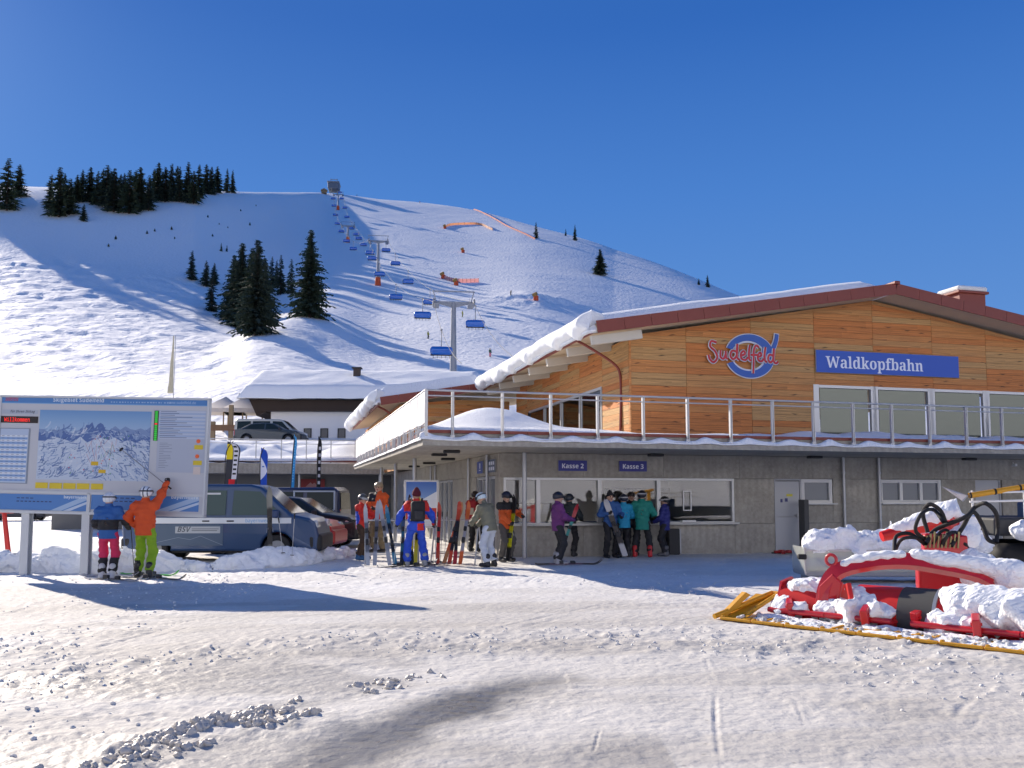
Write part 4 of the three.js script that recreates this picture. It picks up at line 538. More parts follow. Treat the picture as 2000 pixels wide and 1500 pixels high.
  const low = (x0, x1) => print('lower_panel', x0, 964, x1, 999, .034, 900, (g, w, h) => { g.fillStyle = '#4f86c9'; g.fillRect(0, 0, w, h); g.fillStyle = '#a9c6e6'; g.beginPath(); g.moveTo(w * .6, h); g.lineTo(w * .96, h * .08); g.lineTo(w, h * .08); g.lineTo(w, h * .3); g.lineTo(w * .72, h); g.fill(); g.fillStyle = '#c9daee'; g.beginPath(); g.moveTo(w * .74, h); g.lineTo(w, h * .4); g.lineTo(w, h * .55); g.lineTo(w * .82, h); g.fill(); g.fillStyle = '#27406e'; for (let i = 0; i < 9; i++) g.fillRect(w * .22 + i * w * .045, h * .42, w * .03, h * .07); for (let i = 0; i < 4; i++) g.fillRect(w * .22 + i * w * .05, h * .22, w * .035, h * .06); g.fillStyle = '#dfe9f4'; g.font = 'bold 40px sans-serif'; g.fillText('bayernwerk', w * .74, h * .22); });
  low(-14, 177); low(186, 411);
  obj('divider_bar', [bx(W, .05, .05, 0, P(0, 960)[1], .03), bx(.07, .42, .05, P(181, 980)[0], P(181, 981)[1] - .01, .03)], frameM, tilt);
  obj('edge_trim', [bx(W + .04, .04, .14, 0, Hh / 2, -.02), bx(W + .04, .05, .14, 0, -Hh / 2, -.02), bx(.04, Hh, .14, -W / 2, 0, -.02), bx(.04, Hh, .14, W / 2, 0, -.02)], frameM, tilt);
  for (const x of [-1.62, -.3, 1.0]) obj('post', [bx(.17, 1.5, .02, x, .65, .0), bx(.17, 1.5, .02, x, .65, -.14), bx(.02, 1.5, .14, x, .65, -.07), rbx(.26, .06, .2, .02, x, 1.3, -.07)], frameM, b);
}
{ const p = atY(14, 1108), t = thing('red_stand', 'red metal stand on a black foot beside the map board', 'stand', p, .1); obj('leg', [cyl(V(.05, .05, 0), V(-.12, 1.25, 0), .06, .05)], M.red, t); obj('foot', rbx(.62, .12, .4, .05, .02, .06, 0, 3), M.rubber, t); obj('head', rbx(.5, .12, .3, .04, -.18, 1.3, 0), M.red, t); }
// snow pushed up along the parking row
seed = 31;
for (const [pts, lab] of [[[[-40, 1113, .3], [20, 1112, .3], [75, 1113, .36], [130, 1112, .32], [170, 1114, .34], [230, 1112, .34], [285, 1113, .28], [330, 1112, .24]], 'ridge of shovelled snow at the feet of the map board'], [[[330, 1110, .14], [380, 1112, .16], [430, 1110, .15], [465, 1108, .22], [500, 1104, .3], [540, 1102, .34], [580, 1098, .32], [620, 1092, .26], [660, 1086, .24], [690, 1080, .18]], 'heap of shovelled snow in front of the blue van']]) {
  const L_ = []; for (let i = 0; i < pts.length - 1; i++) for (let k = 0; k < 3; k++) { const t = k / 3, x = lerp(pts[i][0], pts[i + 1][0], t), y = lerp(pts[i][1], pts[i + 1][1], t), r = lerp(pts[i][2], pts[i + 1][2], t), p = atY(x, y + 4); L_.push([p.x + rr(-.1, .1), r * .25 + rr(-.05, .05), p.z - .25 + rr(-.2, .2), r * rr(.75, 1.15)]); }
  one('snow_bank', snowLump(L_, .042, .8, .5, .25, .35), M.snow, lab, 'snow bank');
}
// ---------- vehicles ----------
const tyreG = (() => { const g = new THREE.LatheGeometry([[.2, -.1], [.31, -.11], [.335, -.07], [.335, .07], [.31, .11], [.2, .1]].map(([r, y]) => new THREE.Vector2(r, y)), 24); return g.rotateX(Math.PI / 2); })(), rimG = new THREE.CylinderGeometry(.21, .21, .17, 20).rotateX(Math.PI / 2);
function car(name, label, pos, turn, o) {
  const t = thing(name, label, 'vehicle', pos, turn), { L: len, W: wd, belt, top, wheels, wr } = o, s = new THREE.Shape(), y0 = o.sill || .28;
  s.moveTo(-len / 2 + .05, y0); for (const x of wheels) { s.lineTo(x - wr * 1.16, y0); s.absarc(x, wr, wr * 1.18, Math.PI - .2, .2, true); s.lineTo(x + wr * 1.16, y0); } s.lineTo(len / 2 - .06, y0);
  for (const p of o.prof) s.lineTo(...p);
  const zf = (x, y) => 1 - o.tumble * clamp((y - belt) / (top - belt)) - .1 * clamp((Math.abs(x) - len / 2 + .55) / .55) ** 2 - .03 * clamp((belt - .35 - y) / .5);
  const warp = (g) => { const p = g.attributes.position; for (let i = 0; i < p.count; i++) p.setZ(i, p.getZ(i) * zf(p.getX(i), p.getY(i))); g.computeVertexNormals(); return g; };
  const body = new THREE.ExtrudeGeometry(s, { depth: wd - .14, bevelEnabled: true, bevelThickness: .07, bevelSize: .06, bevelOffset: -.06, bevelSegments: 4, curveSegments: 10 }).translate(0, 0, -wd / 2 + .07);
  obj('body', warp(body), o.paint, t);
  const sideShape = (pts, off, nm, m) => { for (const z of [1, -1]) { const g = poly(pts, .02, 0); g.translate(0, 0, z * (wd / 2 + off)); obj(nm, warp(g), m, t); } };
  for (const w of o.windows) sideShape(w, -.004, 'side_window', o.glass || M.glass);
  const ws = (a, b, nm) => { const nx = b[1] - a[1], ny = a[0] - b[0], l = Math.hypot(nx, ny), q = o.wsSign || 1, dx = nx / l * .012, dy = ny / l * .012, za = wd / 2 * zf(a[0], a[1]) - .12, zb = wd / 2 * zf(b[0], b[1]) - .14; obj(nm, quad([a[0] + dx, a[1] + dy, za], [a[0] + dx, a[1] + dy, -za], [b[0] + dx, b[1] + dy, -zb], [b[0] + dx, b[1] + dy, zb]), M.glass, t).material.side = THREE.DoubleSide; };
  ws(o.screen[0], o.screen[1], 'windscreen'); if (o.rear) ws(o.rear[0], o.rear[1], 'rear_window');
  for (const x of wheels) for (const z of [1, -1]) { const w = new THREE.Group(); w.name = 'wheel'; w.position.set(x, wr, z * (wd / 2 - .13)); w.scale.setScalar(wr / .335); t.add(w); obj('tyre', tyreG, M.rubber, w); obj('rim', rimG, o.rim || M.grey, w); obj('wheel_arch', new THREE.CylinderGeometry(.37, .37, .3, 18, 1, true, 0, 6.283).rotateX(Math.PI / 2).translate(0, 0, -z * .12), M.dark, w).material.side = THREE.DoubleSide; }
  obj('bumper', warp(rbx(.34, .42, wd - .02, .1, len / 2 - .13, .48, 0, 3)), o.bump || M.dark, t); obj('bumper', warp(rbx(.3, .34, wd - .02, .1, -len / 2 + .12, .46, 0, 3)), o.bump || M.dark, t);
  for (const z of [1, -1]) { obj('headlight', warp(rbx(.3, .2, .34, .07, o.light[0], o.light[1], z * (wd / 2 - .2), 3)), mat(.5, .52, .55, .15, { metalness: .4 }), t); obj('tail_light', warp(rbx(.08, .4, .16, .03, -len / 2 + .05, belt - .15, z * (wd / 2 - .12))), M.red, t); obj('mirror', rbx(.16, .2, .2, .05, o.mirror[0], o.mirror[1], z * (wd / 2 + .1), 3), o.mirrorM || M.dark, t); for (const x of o.handles || []) obj('door_handle', rbx(.18, .035, .03, .012, x, belt - .1, z * (wd / 2 + .005)), M.dark, t); }
  obj('underbody', bx(len * .86, .14, wd * .8, 0, .3, 0), M.dark, t); return t;
}
const paint = (r, g, b) => new THREE.MeshPhysicalMaterial({ color: lin(r, g, b), roughness: .38, clearcoat: .6, clearcoatRoughness: .15, metalness: .25 });
const vanSpec = { L: 4.9, W: 1.9, belt: 1.12, top: 1.95, wheels: [-1.62, 1.4], wr: .34, tumble: .13, prof: [[2.42, .62], [2.34, .98], [2.2, 1.08], [1.72, 1.2], [.98, 1.86], [.7, 1.93], [-2.2, 1.95], [-2.38, 1.82], [-2.45, 1.0]], screen: [[1.72, 1.2], [.98, 1.86]], rear: [[-2.4, 1.75], [-2.44, 1.15]], wsSign: 1, light: [2.25, .93], mirror: [1.38, 1.2], handles: [.25, -.35], windows: [[[.28, 1.17], [1.5, 1.17], [.95, 1.75], [.3, 1.78]], [[-1.1, 1.17], [.12, 1.17], [.12, 1.78], [-1.1, 1.78]], [[-2.2, 1.17], [-1.25, 1.17], [-1.25, 1.78], [-2.2, 1.76]]] };
{
  const van = car('delivery_van', 'blue van with white side stripe parked behind the map board', V(-7.25, 0, -22.6), .03, { ...vanSpec, paint: paint(.022, .06, .15), glass: new THREE.MeshPhysicalMaterial({ color: lin(.03, .07, .075), roughness: .05 }), mirrorM: mat(.02, .05, .14, .4) });
  const sd = (nm, x0, y0, x1, y1, z, res, draw) => { const w = x1 - x0, h = y1 - y0; obj(nm, new THREE.PlaneGeometry(w, h).translate((x0 + x1) / 2, (y0 + y1) / 2, .95 + z), new THREE.MeshStandardMaterial({ map: canvasTex(res, Math.round(res * h / w), draw), roughness: .45 }), van); };
  sd('side_stripe', -2.3, .96, 1.75, 1.1, .008, 1024, (g, w, h) => { g.fillStyle = '#d5dade'; g.fillRect(0, 0, w, h); g.fillStyle = '#5a9ad0'; g.font = '30px sans-serif'; g.textBaseline = 'middle'; g.fillText('bayernwerk', w * .72, h / 2, 170); });
  sd('door_print', -1.75, .42, .08, .94, .006, 640, (g, w, h) => { g.fillStyle = '#4a5e74'; g.fillRect(0, 0, w, h); g.strokeStyle = '#8d9aa6'; g.lineWidth = 3; g.beginPath(); g.moveTo(0, h * .95); g.lineTo(w * .4, h * .62); g.lineTo(w * .56, h * .72); g.lineTo(w * .7, h * .55); g.lineTo(w, h * .98); g.stroke(); g.fillStyle = '#aeb4b8'; g.fillRect(w * .36, h * .1, w * .6, h * .32); g.fillStyle = '#4d545c'; g.font = 'italic bold 62px sans-serif'; g.fillText('BSV', w * .38, h * .35); g.fillRect(w * .58, h * .2, w * .36, 5); g.fillRect(w * .58, h * .28, w * .34, 5); });
  obj('window_poster', bx(.95, .5, .006, -.5, 1.47, .87), mat(.6, .62, .64, .7), van);
}
car('hatchback_car', 'red hatchback parked behind the blue van', V(-7.0, 0, -25.4), -.06, { L: 4.1, W: 1.72, belt: .98, top: 1.5, wheels: [-1.25, 1.28], wr: .31, tumble: .2, paint: paint(.42, .012, .02), bump: paint(.42, .012, .02), prof: [[2.02, .55], [1.98, .78], [1.75, .92], [1.1, 1.02], [.35, 1.44], [-.2, 1.5], [-1.3, 1.46], [-1.9, 1.1], [-2.03, .9]], screen: [[1.1, 1.02], [.35, 1.44]], rear: [[-1.4, 1.42], [-1.88, 1.1]], light: [1.8, .78], mirror: [.85, 1.02], windows: [[[-.1, 1.02], [.95, 1.02], [.35, 1.38], [-.1, 1.42]], [[-1.45, 1.04], [-.2, 1.02], [-.2, 1.42], [-1.1, 1.4]]] });
car('estate_car', 'black estate car parked between the red hatchback and a police style van', V(-7.1, 0, -28.4), -.04, { L: 4.6, W: 1.8, belt: 1.02, top: 1.62, wheels: [-1.4, 1.42], wr: .34, tumble: .18, paint: paint(.012, .014, .018), prof: [[2.28, .6], [2.22, .86], [2.0, .98], [1.15, 1.1], [.4, 1.56], [-.2, 1.62], [-1.7, 1.58], [-2.2, 1.15], [-2.28, .95]], screen: [[1.15, 1.1], [.4, 1.56]], rear: [[-1.8, 1.52], [-2.18, 1.16]], light: [2.02, .86], mirror: [.95, 1.1], windows: [[[-.1, 1.08], [1.02, 1.1], [.4, 1.5], [-.1, 1.53]], [[-1.8, 1.1], [-.2, 1.08], [-.2, 1.53], [-1.55, 1.5]]] });
{ const v = car('delivery_van', 'dark blue van with pale window surround at the end of the parking row', V(-8.5, 0, -32), Math.PI - .05, { ...vanSpec, paint: paint(.02, .035, .1) }); obj('window_surround', [bx(1.5, .05, .01, -1.5, 1.8, -.87), bx(1.5, .05, .01, -1.5, 1.14, -.96), bx(.06, .66, .01, -.8, 1.47, -.92), bx(.06, .66, .01, -2.25, 1.47, -.92)], mat(.45, .5, .58, .4), v); obj('lower_side', bx(4.2, .36, .012, -.1, .92, -.962), paint(.05, .14, .38), v); }
car('delivery_van', 'silver van on the raised car park by the chalet', atF(530, 873, 62).setY(5.1), 0, { ...vanSpec, paint: paint(.42, .44, .42) });
car('sedan_car', 'dark grey sedan on the raised car park in front of the silver van', atF(528, 874, 58.5).setY(5.05), 0, { L: 4.5, W: 1.78, belt: .95, top: 1.45, wheels: [-1.35, 1.4], wr: .32, tumble: .22, paint: paint(.05, .065, .075), prof: [[2.2, .55], [2.15, .78], [1.9, .9], [1.05, 1.0], [.35, 1.4], [-.4, 1.45], [-1.2, 1.36], [-1.75, 1.06], [-2.2, .98]], screen: [[1.05, 1.0], [.35, 1.4]], rear: [[-1.2, 1.36], [-1.75, 1.06]], light: [1.95, .76], mirror: [.85, 1.0], windows: [[[-.1, 1.0], [.9, 1.0], [.35, 1.34], [-.1, 1.38]], [[-1.5, 1.02], [-.2, 1.0], [-.2, 1.38], [-1.1, 1.32]]] });
for (const [x, lab] of [[-33, 'dark car parked far off, seen under the map board beside the first post'], [-26, 'dark car parked far off, seen under the map board between two posts']]) car('parked_car', lab, V(x, 0, -58), .1, { L: 4.4, W: 1.75, belt: .98, top: 1.48, wheels: [-1.3, 1.35], wr: .32, tumble: .2, paint: paint(.02, .022, .03), prof: [[2.18, .6], [2.1, .85], [1.0, 1.02], [.35, 1.42], [-1.3, 1.46], [-1.95, 1.1], [-2.15, .9]], screen: [[1.0, 1.02], [.35, 1.42]], light: [1.95, .76], mirror: [.8, 1.02], windows: [[[-1.4, 1.03], [.9, 1.03], [.35, 1.38], [-1.1, 1.4]]] });
// ---------- rear wing with shops, chalet, tents ----------
{
  const o = atF(560, 968, 43), g = thing('rear_wing', 'low grey shop wing with snowy terrace and steel railing behind the parked cars', 'building', V(o.x, 0, o.z), BA);
  obj('terrace_slab', bx(24, .5, 9, 1, 2.98, -4.5), slabMat, g); obj('front_wall', bx(24, 3, .2, 1, 1.4, -2.4), mat(.16, .16, .155, .8), g); obj('edge_strip', bx(24, .1, .12, 1, 3.36, .06), M.redBrown, g);
  const rl = grp('railing', g); for (let k = 0; k < 18; k++) obj('railing_post', bx(.05, 1.15, .05, -8.7 + 1.2 * k, 3.85, .02), M.steel, rl); obj('handrail', [bx(22, .05, .05, 1, 4.4, .02), bx(22, .03, .03, 1, 4.2, .02)], M.steel, rl);
  obj('terrace_snow', sheetGeo(90, 24, (u, v) => { const s = lerp(-11, 13, u), t = lerp(-.2, 8.6, v); return L(s, 3.4 + .12 + .35 * v + .75 * Math.exp(-(((s - 3.2) / 1.7) ** 2 + ((t - 3) / 2) ** 2)) + .35 * fbm(s * .6, t * .6, 3) * v + .9 * sst(5, 9, t), t); }, .2), M.snow, g);
  for (let y = .3; y < 2.6; y += .22) { obj('siding_slat', bx(4.6, .2, .05, -7.4, y, -2.27), mat(.15, .15, .15, .75), g); obj('siding_slat', bx(5.6, .2, .05, 5.4, y, -2.27), mat(.15, .15, .15, .75), g); }
  for (const [s, w] of [[-3.2, 2], [-.4, 1.4], [1.6, 1.2]]) { const w_ = obj('shop_window', bx(w, 1.6, .04, s, 1.2, -2.27), M.glass, g); obj('frame', [bx(w + .1, .08, .07, s, 2.04, -2.26), bx(.08, 1.6, .07, s - w / 2, 1.2, -2.26), bx(.08, 1.6, .07, s + w / 2, 1.2, -2.26)], alu, w_); }
  for (const s of [-4.4, .6, 4.6]) obj('column', cyl(L(s, 0, .5), L(s, 2.75, .5), .07), M.steel, g);
  const sg = thing('shop_sign', 'dull red shop sign on the rear wing behind the flags', 'sign', V(0, 0, 0), BA); sg.position.copy(L(1.25, 2.2, 2.15).applyAxisAngle(V(0, 1, 0), BA).add(V(o.x, 0, o.z))); obj('panel', bx(1.35, .62, .06), mat(.25, .03, .03, .6), sg); obj('mountain_mark', poly([[-.3, -.1], [-.05, .14], [.05, .04], [.15, .12], [.35, -.1]], .02).translate(0, 0, .035), mat(.4, .2, .2, .6), sg);
}
{
  const o = atF(525, 862, 70), g = thing('chalet', 'white walled chalet with dark timber eaves and thick snow on its roof', 'chalet', V(o.x, 5, o.z), .02), e = 4.55;
  obj('wall', bx(15.5, 4.4, 7, 7.75, 1.6, -4), mat(.72, .72, .72, .85), g); obj('timber_storey', [bx(17, 1.1, 8.2, 7.6, e - .55, -3.9), poly([[-1.7, e], [-1.0, e - 1.5], [-.3, e - 1.2], [0, e]], 8).translate(0, 0, -3.9)], mat(.035, .022, .016, .8), g);
  obj('roof', poly([[.7, e + .02], [-4.4, e + 2.1], [-9.4, e + .02], [-9.4, e + .2], [-4.4, e + 2.3], [.7, e + .2]], 19).rotateY(-Math.PI / 2).translate(7.2, 0, 0), mat(.05, .03, .02, .8), g);
  obj('roof_snow', [sheetGeo(60, 20, (u, v) => V(lerp(-2.4, 16.8, u), e + .2 + .62 * sst(0, .07, v) * sst(0, .04, u) + 2.1 * v + .12 * fbm(u * 9, v * 4, 3), lerp(.85, -4.4, v)), .4)], M.snow, g);
  for (const x of [3.0, 4.35, 5.75]) { const w = obj('window', bx(.5, .82, .05, x, 1.6, -.49), mat(.1, .1, .1, .3), g); obj('frame', [bx(.08, .94, .08, x - .28, 1.6, -.48), bx(.08, .94, .08, x + .28, 1.6, -.48), bx(.64, .08, .08, x, 2.06, -.48), bx(.64, .08, .08, x, 1.14, -.48)], M.dark, w); }
  const c = obj('chimney', bx(.55, 1.5, .55, 6.6, e + 2.0, -2.6), mat(.07, .05, .04, .8), g); obj('chimney_cap', bx(.8, .1, .8, 6.6, e + 2.8, -2.6), M.dark, c); for (const [x, z, y] of [[5.8, -3.4, 2.05], [8.2, -2.2, 1.5], [10.2, -2.4, 1.4]]) obj('roof_vent', rbx(.7, .4, .5, .05, x, e + y + .15, z), M.dark, g);
}
for (const [x, lab] of [[440, 'pale market tent with sloping roof beyond the raised car park'], [478, 'pale market tent with printed gable close to the chalet']]) { const p = atF(x, 830, 76), t = thing('market_tent', lab, 'tent', V(p.x, p.y - .3, p.z), .2); obj('canopy', new THREE.ConeGeometry(2.4, 1.2, 4, 1).rotateY(Math.PI / 4).translate(0, 2.2, 0), mat(.7, .62, .54, .8), t); obj('valance', bx(3.4, .35, 3.4, 0, 1.45, 0), mat(.66, .58, .5, .8), t); for (const a of [-1, 1]) for (const c of [-1, 1]) obj('pole', bx(.1, 2.6, .1, 1.6 * a, .3, 1.6 * c), mat(.3, .2, .1, .8), t); }
{ const p = atF(470, 838, 68), t = thing('timber_barrier', 'brown timber beam barrier between the tents and the raised car park', 'barrier', V(p.x, p.y - 1, p.z), 0); obj('beam', bx(5.4, .45, .3, 0, 1.1, 0), mat(.2, .11, .06, .85), t); for (const x of [-2.2, -.8, 2.2]) obj('post', bx(.3, x === -.8 ? 3 : 1.8, .3, x, x === -.8 ? 1.4 : .7, -.1), mat(.26, .19, .11, .85), t); }
// ---------- flags ----------
function featherFlag(label, px, top, bottom, F, w, draw, lean = 0) { const a = atF(px, bottom, F), H0 = atF(px, top, F).y, t = thing('feather_flag', label, 'flag', V(a.x, 0, a.z)); obj('pole', tube([V(0, 0, 0), V(lean * .4, H0 * .5, 0), V(lean, H0 * .92, 0), V(lean + w * .4, H0, 0)], .02, 24, 5), M.dark, t); const N = 14, pos = [], uv = [], idx = [], y0 = a.y; for (let i = 0; i <= N; i++) { const v = i / N, y = lerp(y0, H0, v), x0 = lean * (y / H0) ** 1.3, ww = w * (v > .75 ? Math.sqrt(1 - ((v - .75) / .25) ** 2) : 1) * (.8 + .2 * v); for (let k = 0; k <= 4; k++) { pos.push(x0 + ww * k / 4, y, .05 * Math.sin(k * 1.3 + v * 5) * k / 4); uv.push(k / 4, v); } if (i < N) for (let k = 0; k < 4; k++) { const q = i * 5 + k; idx.push(q, q + 1, q + 6, q, q + 6, q + 5); } } const g = new THREE.BufferGeometry(); g.setAttribute('position', new THREE.Float32BufferAttribute(pos, 3)); g.setAttribute('uv', new THREE.Float32BufferAttribute(uv, 2)); g.setIndex(idx); g.computeVertexNormals(); obj('cloth', g, new THREE.MeshStandardMaterial({ map: canvasTex(128, 512, draw), roughness: .8, side: THREE.DoubleSide }), t); return t; }
featherFlag('feather flag with yellow top panel, white print and red foot beside the map board', 436, 862, 950, 33, .55, (g, w, h) => { g.fillStyle = '#3a3a40'; g.fillRect(0, 0, w, h); g.fillStyle = '#e8d020'; g.fillRect(0, h * .06, w * .45, h * .34); g.fillStyle = '#d8d8de'; g.fillRect(w * .5, h * .04, w * .4, h * .8); g.fillStyle = '#202024'; for (let i = 0; i < 7; i++) g.fillRect(w * .55, h * (.1 + i * .1), w * .28, h * .04); g.fillStyle = '#d02028'; g.fillRect(w * .3, h * .84, w * .5, h * .16); }, .12);
featherFlag('blue and white curved feather flag behind the blue van', 508, 874, 960, 34, .3, (g, w, h) => { g.fillStyle = '#1c50c0'; g.fillRect(0, 0, w, h); g.fillStyle = '#dfe4f4'; g.beginPath(); g.moveTo(0, h * .22); g.quadraticCurveTo(w * .9, h * .45, w, h * .55); g.quadraticCurveTo(w * .4, h * .7, 0, h * .74); g.fill(); g.fillStyle = '#6080c8'; g.fillRect(w * .2, h * .42, w * .3, h * .03); });
featherFlag('narrow light blue banner flag leaning over the parked cars', 565, 848, 955, 33, .14, (g, w, h) => { g.fillStyle = '#3fa4e4'; g.fillRect(0, 0, w, h); g.fillStyle = '#8fd0f4'; for (let i = 0; i < 16; i++) g.fillRect(w * .3, h * (.1 + i * .05), w * .3, h * .02); }, .15);
featherFlag('narrow black and white feather flag near the terrace', 618, 852, 955, 33, .16, (g, w, h) => { g.fillStyle = '#16181e'; g.fillRect(0, 0, w, h); g.fillStyle = '#c8c8d0'; for (let i = 0; i < 6; i++) g.fillRect(w * .2, h * (.2 + i * .13), w * .6, h * .06); }, .04);
{ const p = atF(331, 960, 62), t = thing('flagpole', 'tall flagpole with a limp cream flag behind the map board', 'flagpole', V(p.x, 0, p.z)); const H0 = atF(333, 655, 62).y; obj('pole', cyl(V(0, 0, 0), V(.1, H0, 0), .05, .025, 8), M.steel, t); obj('flag', sdfMesh([-.5, H0 - 4.4, -.2], [.3, H0 + .1, .2], .05, (x, y, z) => { const v = clamp((H0 - y) / 4.2), w = .04 + .16 * v; return Math.max(Math.hypot((x + w * .8) / w, z / (.05 + .05 * v)) * .1 - .1 + .012 * Math.sin(x * 40), y - H0, H0 - 4.2 - y); }), mat(.5, .46, .33, .8), t); }
// ---------- people ----------
const SKIN = [.5, .3, .21];
function ik(a, b, l1, l2, pole) { const d = b.clone().sub(a), D = Math.min(d.length(), (l1 + l2) * .999), dir = d.clone().normalize(), x = (l1 * l1 - l2 * l2 + D * D) / (2 * D), h = Math.sqrt(Math.max(0, l1 * l1 - x * x)), p = pole.clone().sub(dir.clone().multiplyScalar(pole.dot(dir))).normalize(); return [a.clone().addScaledVector(dir, x).addScaledVector(p, h), a.clone().addScaledVector(dir, D)]; }
function bounds(pts, pad) { const mn = [1e9, 1e9, 1e9], mx = [-1e9, -1e9, -1e9]; for (const p of pts) [p.x, p.y, p.z].forEach((c, i) => { mn[i] = Math.min(mn[i], c - pad); mx[i] = Math.max(mx[i], c + pad); }); return [mn, mx]; }
const cloth = (c, rough = .8) => new THREE.MeshStandardMaterial({ color: Array.isArray(c) ? lin(...c) : 0xffffff, vertexColors: !Array.isArray(c), roughness: rough });
function person(label, pos, yaw, o) {
  const t = thing('person', label, 'person', pos, yaw), k = o.coarse || 1, H = o.h / 1.75; t.scale.setScalar(H);
  const lean = o.lean || 0, side = o.side || 0, hipY = .93 - (o.crouch || 0), hip = V(o.shift || 0, hipY, 0);
  const up = V(Math.sin(side), Math.cos(lean) * Math.cos(side), Math.sin(lean)).normalize(), at = (d, x = 0, z = 0) => hip.clone().addScaledVector(up, d).add(V(x, 0, z));
  const neck = at(.56), chest = at(.36), head = at(.70).add(V(0, 0, (o.nod || 0) * .1)), sh = [at(.48, .185), at(.48, -.185)], hp = [hip.clone().add(V(.095, 0, 0)), hip.clone().add(V(-.095, 0, 0))];
  const feet = (o.feet || [[.13, 0], [-.13, 0]]).map(([x, z]) => V(x, .13, z)), kn = hp.map((h, i) => ik(h, feet[i], .42, .42, V(i ? -.15 : .15, 0, 1))), hd = (o.hands || [[.3, .88, .12], [-.3, .88, .12]]).map(h => V(...h)), arm = sh.map((s, i) => ik(s, hd[i], .28, .27, V(i ? -.7 : .7, -.3, -.75)));
  const all = [head, neck, hip, ...sh, ...feet, ...kn.map(q => q[0]), ...arm.flat()];
  const hq = new THREE.Quaternion().setFromEuler(new THREE.Euler(o.nod || 0, o.turn || 0, 0, 'YXZ')), hl = (x, y, z) => V(x, y, z).applyQuaternion(hq).add(head);
  // the body: one continuous surface
  const headF = blend(.03, ell(head, .078, .112, .096), capsule(hl(0, -.06, .03), hl(0, -.085, .055), .05, .035)), feat = blend(.012, headF, capsule(hl(0, .012, .09), hl(0, -.022, .112), .009, .014), ell(hl(.08, -.005, 0), .014, .032, .02), ell(hl(-.08, -.005, 0), .014, .032, .02));
  const trunk = (x, y, z, r) => capsule(hip, chest, .13 + r, .145 + r)(x, y, z * 1.25);
  const limbs = blend(.04, (x, y, z) => trunk(x, y, z, -.01), capsule(neck.clone().addScaledVector(up, -.06), head, .052, .05), capsule(sh[0], sh[1], .07, .07), ...[0, 1].flatMap(i => [capsule(sh[i], arm[i][0], .052, .042), capsule(arm[i][0], arm[i][1], .042, .03), capsule(hp[i], kn[i][0], .08, .058), capsule(kn[i][0], feet[i], .055, .04)]));
  const [mn, mx] = bounds(all, .18), eyeC = (p) => { for (const s of [-1, 1]) if (p.distanceTo(hl(.03 * s, .012, .09)) < .017) return [.05, .03, .02]; return p.distanceTo(hl(0, -.052, .095)) < .02 ? [.32, .11, .09] : SKIN; };
  obj('body', sdfMesh(mn, mx, .02 * k, blend(.03, limbs, feat), (x, y, z) => eyeC(V(x, y, z))), cloth(null, .6), t);
  if (k === 1 && !o.back) { const [a, b] = bounds([head], .15); obj('face', sdfMesh(a, b, .008, (x, y, z) => feat(x, y, z) - .004, (x, y, z) => eyeC(V(x, y, z))), cloth(null, .55), t); }
  // clothing
  const wr = (x, y, z) => .022 * fbm(x * 8 + y * 7, y * 13 + z * 8, 3) + .006 * Math.sin(y * 46 + x * 9 + 5 * vnoise(x * 6, y * 5)), jc = o.jacket, hem = hip.clone().addScaledVector(up, -(o.long || .1));
  const jf = blend(.05, (x, y, z) => capsule(hem, chest, .185, .185)(x, y, z * 1.22), (x, y, z) => capsule(hip, chest, .16, .18)(x, y, z * 1.2), capsule(sh[0], sh[1], .1, .1), capsule(neck.clone().addScaledVector(up, -.04), neck.clone().addScaledVector(up, .03), .085, .075), ...[0, 1].flatMap(i => [capsule(sh[i], arm[i][0], .092, .075), capsule(arm[i][0], arm[i][0].clone().lerp(arm[i][1], .92), .075, .058)]));
  const jg = sdfMesh(mn, mx, .018 * k, (x, y, z) => { const d = (x - hem.x) * up.x + (y - hem.y) * up.y + (z - hem.z) * up.z, nearArm = Math.min(capsule(sh[0], arm[0][1], .13, .12)(x, y, z), capsule(sh[1], arm[1][1], .13, .12)(x, y, z)); const j = jf(x, y, z); return Math.max(Math.abs(j) > .06 ? j : j + wr(x, y, z), nearArm < 0 ? -1 : -d - .0); }, typeof jc === 'function' ? (x, y, z) => jc(x, (y - hip.y), z, arm) : () => jc);
  obj('jacket', jg, cloth(null, .72), t);
  const pc = o.trousers, tf = blend(.04, (x, y, z) => capsule(hip.clone().add(V(0, .06, 0)), hip, .15, .155)(x, y, z * 1.15), ...[0, 1].flatMap(i => [capsule(hp[i], kn[i][0], .105, .085), capsule(kn[i][0], feet[i].clone().add(V(0, .06, 0)), .085, o.flare || .088)]));
  obj('trousers', sdfMesh(mn, mx, .018 * k, (x, y, z) => Math.max((q => Math.abs(q) > .06 ? q : q + wr(x, y, z) * .9)(tf(x, y, z)), y - hip.y - .12, .1 - y), typeof pc === 'function' ? pc : () => pc), cloth(null, .75), t);
  feet.forEach((f, i) => { const fy = V(f.x, .05, f.z), toe = fy.clone().add(V((o.toe?.[i] || 0), 0, .17)); obj('boot', sdfMesh([f.x - .2, -.02, f.z - .2], [f.x + .2, .32, f.z + .32], .016 * k, (x, y, z) => Math.max(blend(.03, capsule(V(f.x, .26, f.z - .02), V(f.x, .07, f.z - .02), .068, .062), capsule(fy.clone().add(V(0, .005, -.05)), toe, .06, .05))(x, y, z), -y + .002)), mat(...(o.boots || [.02, .02, .022]), .4), t); });
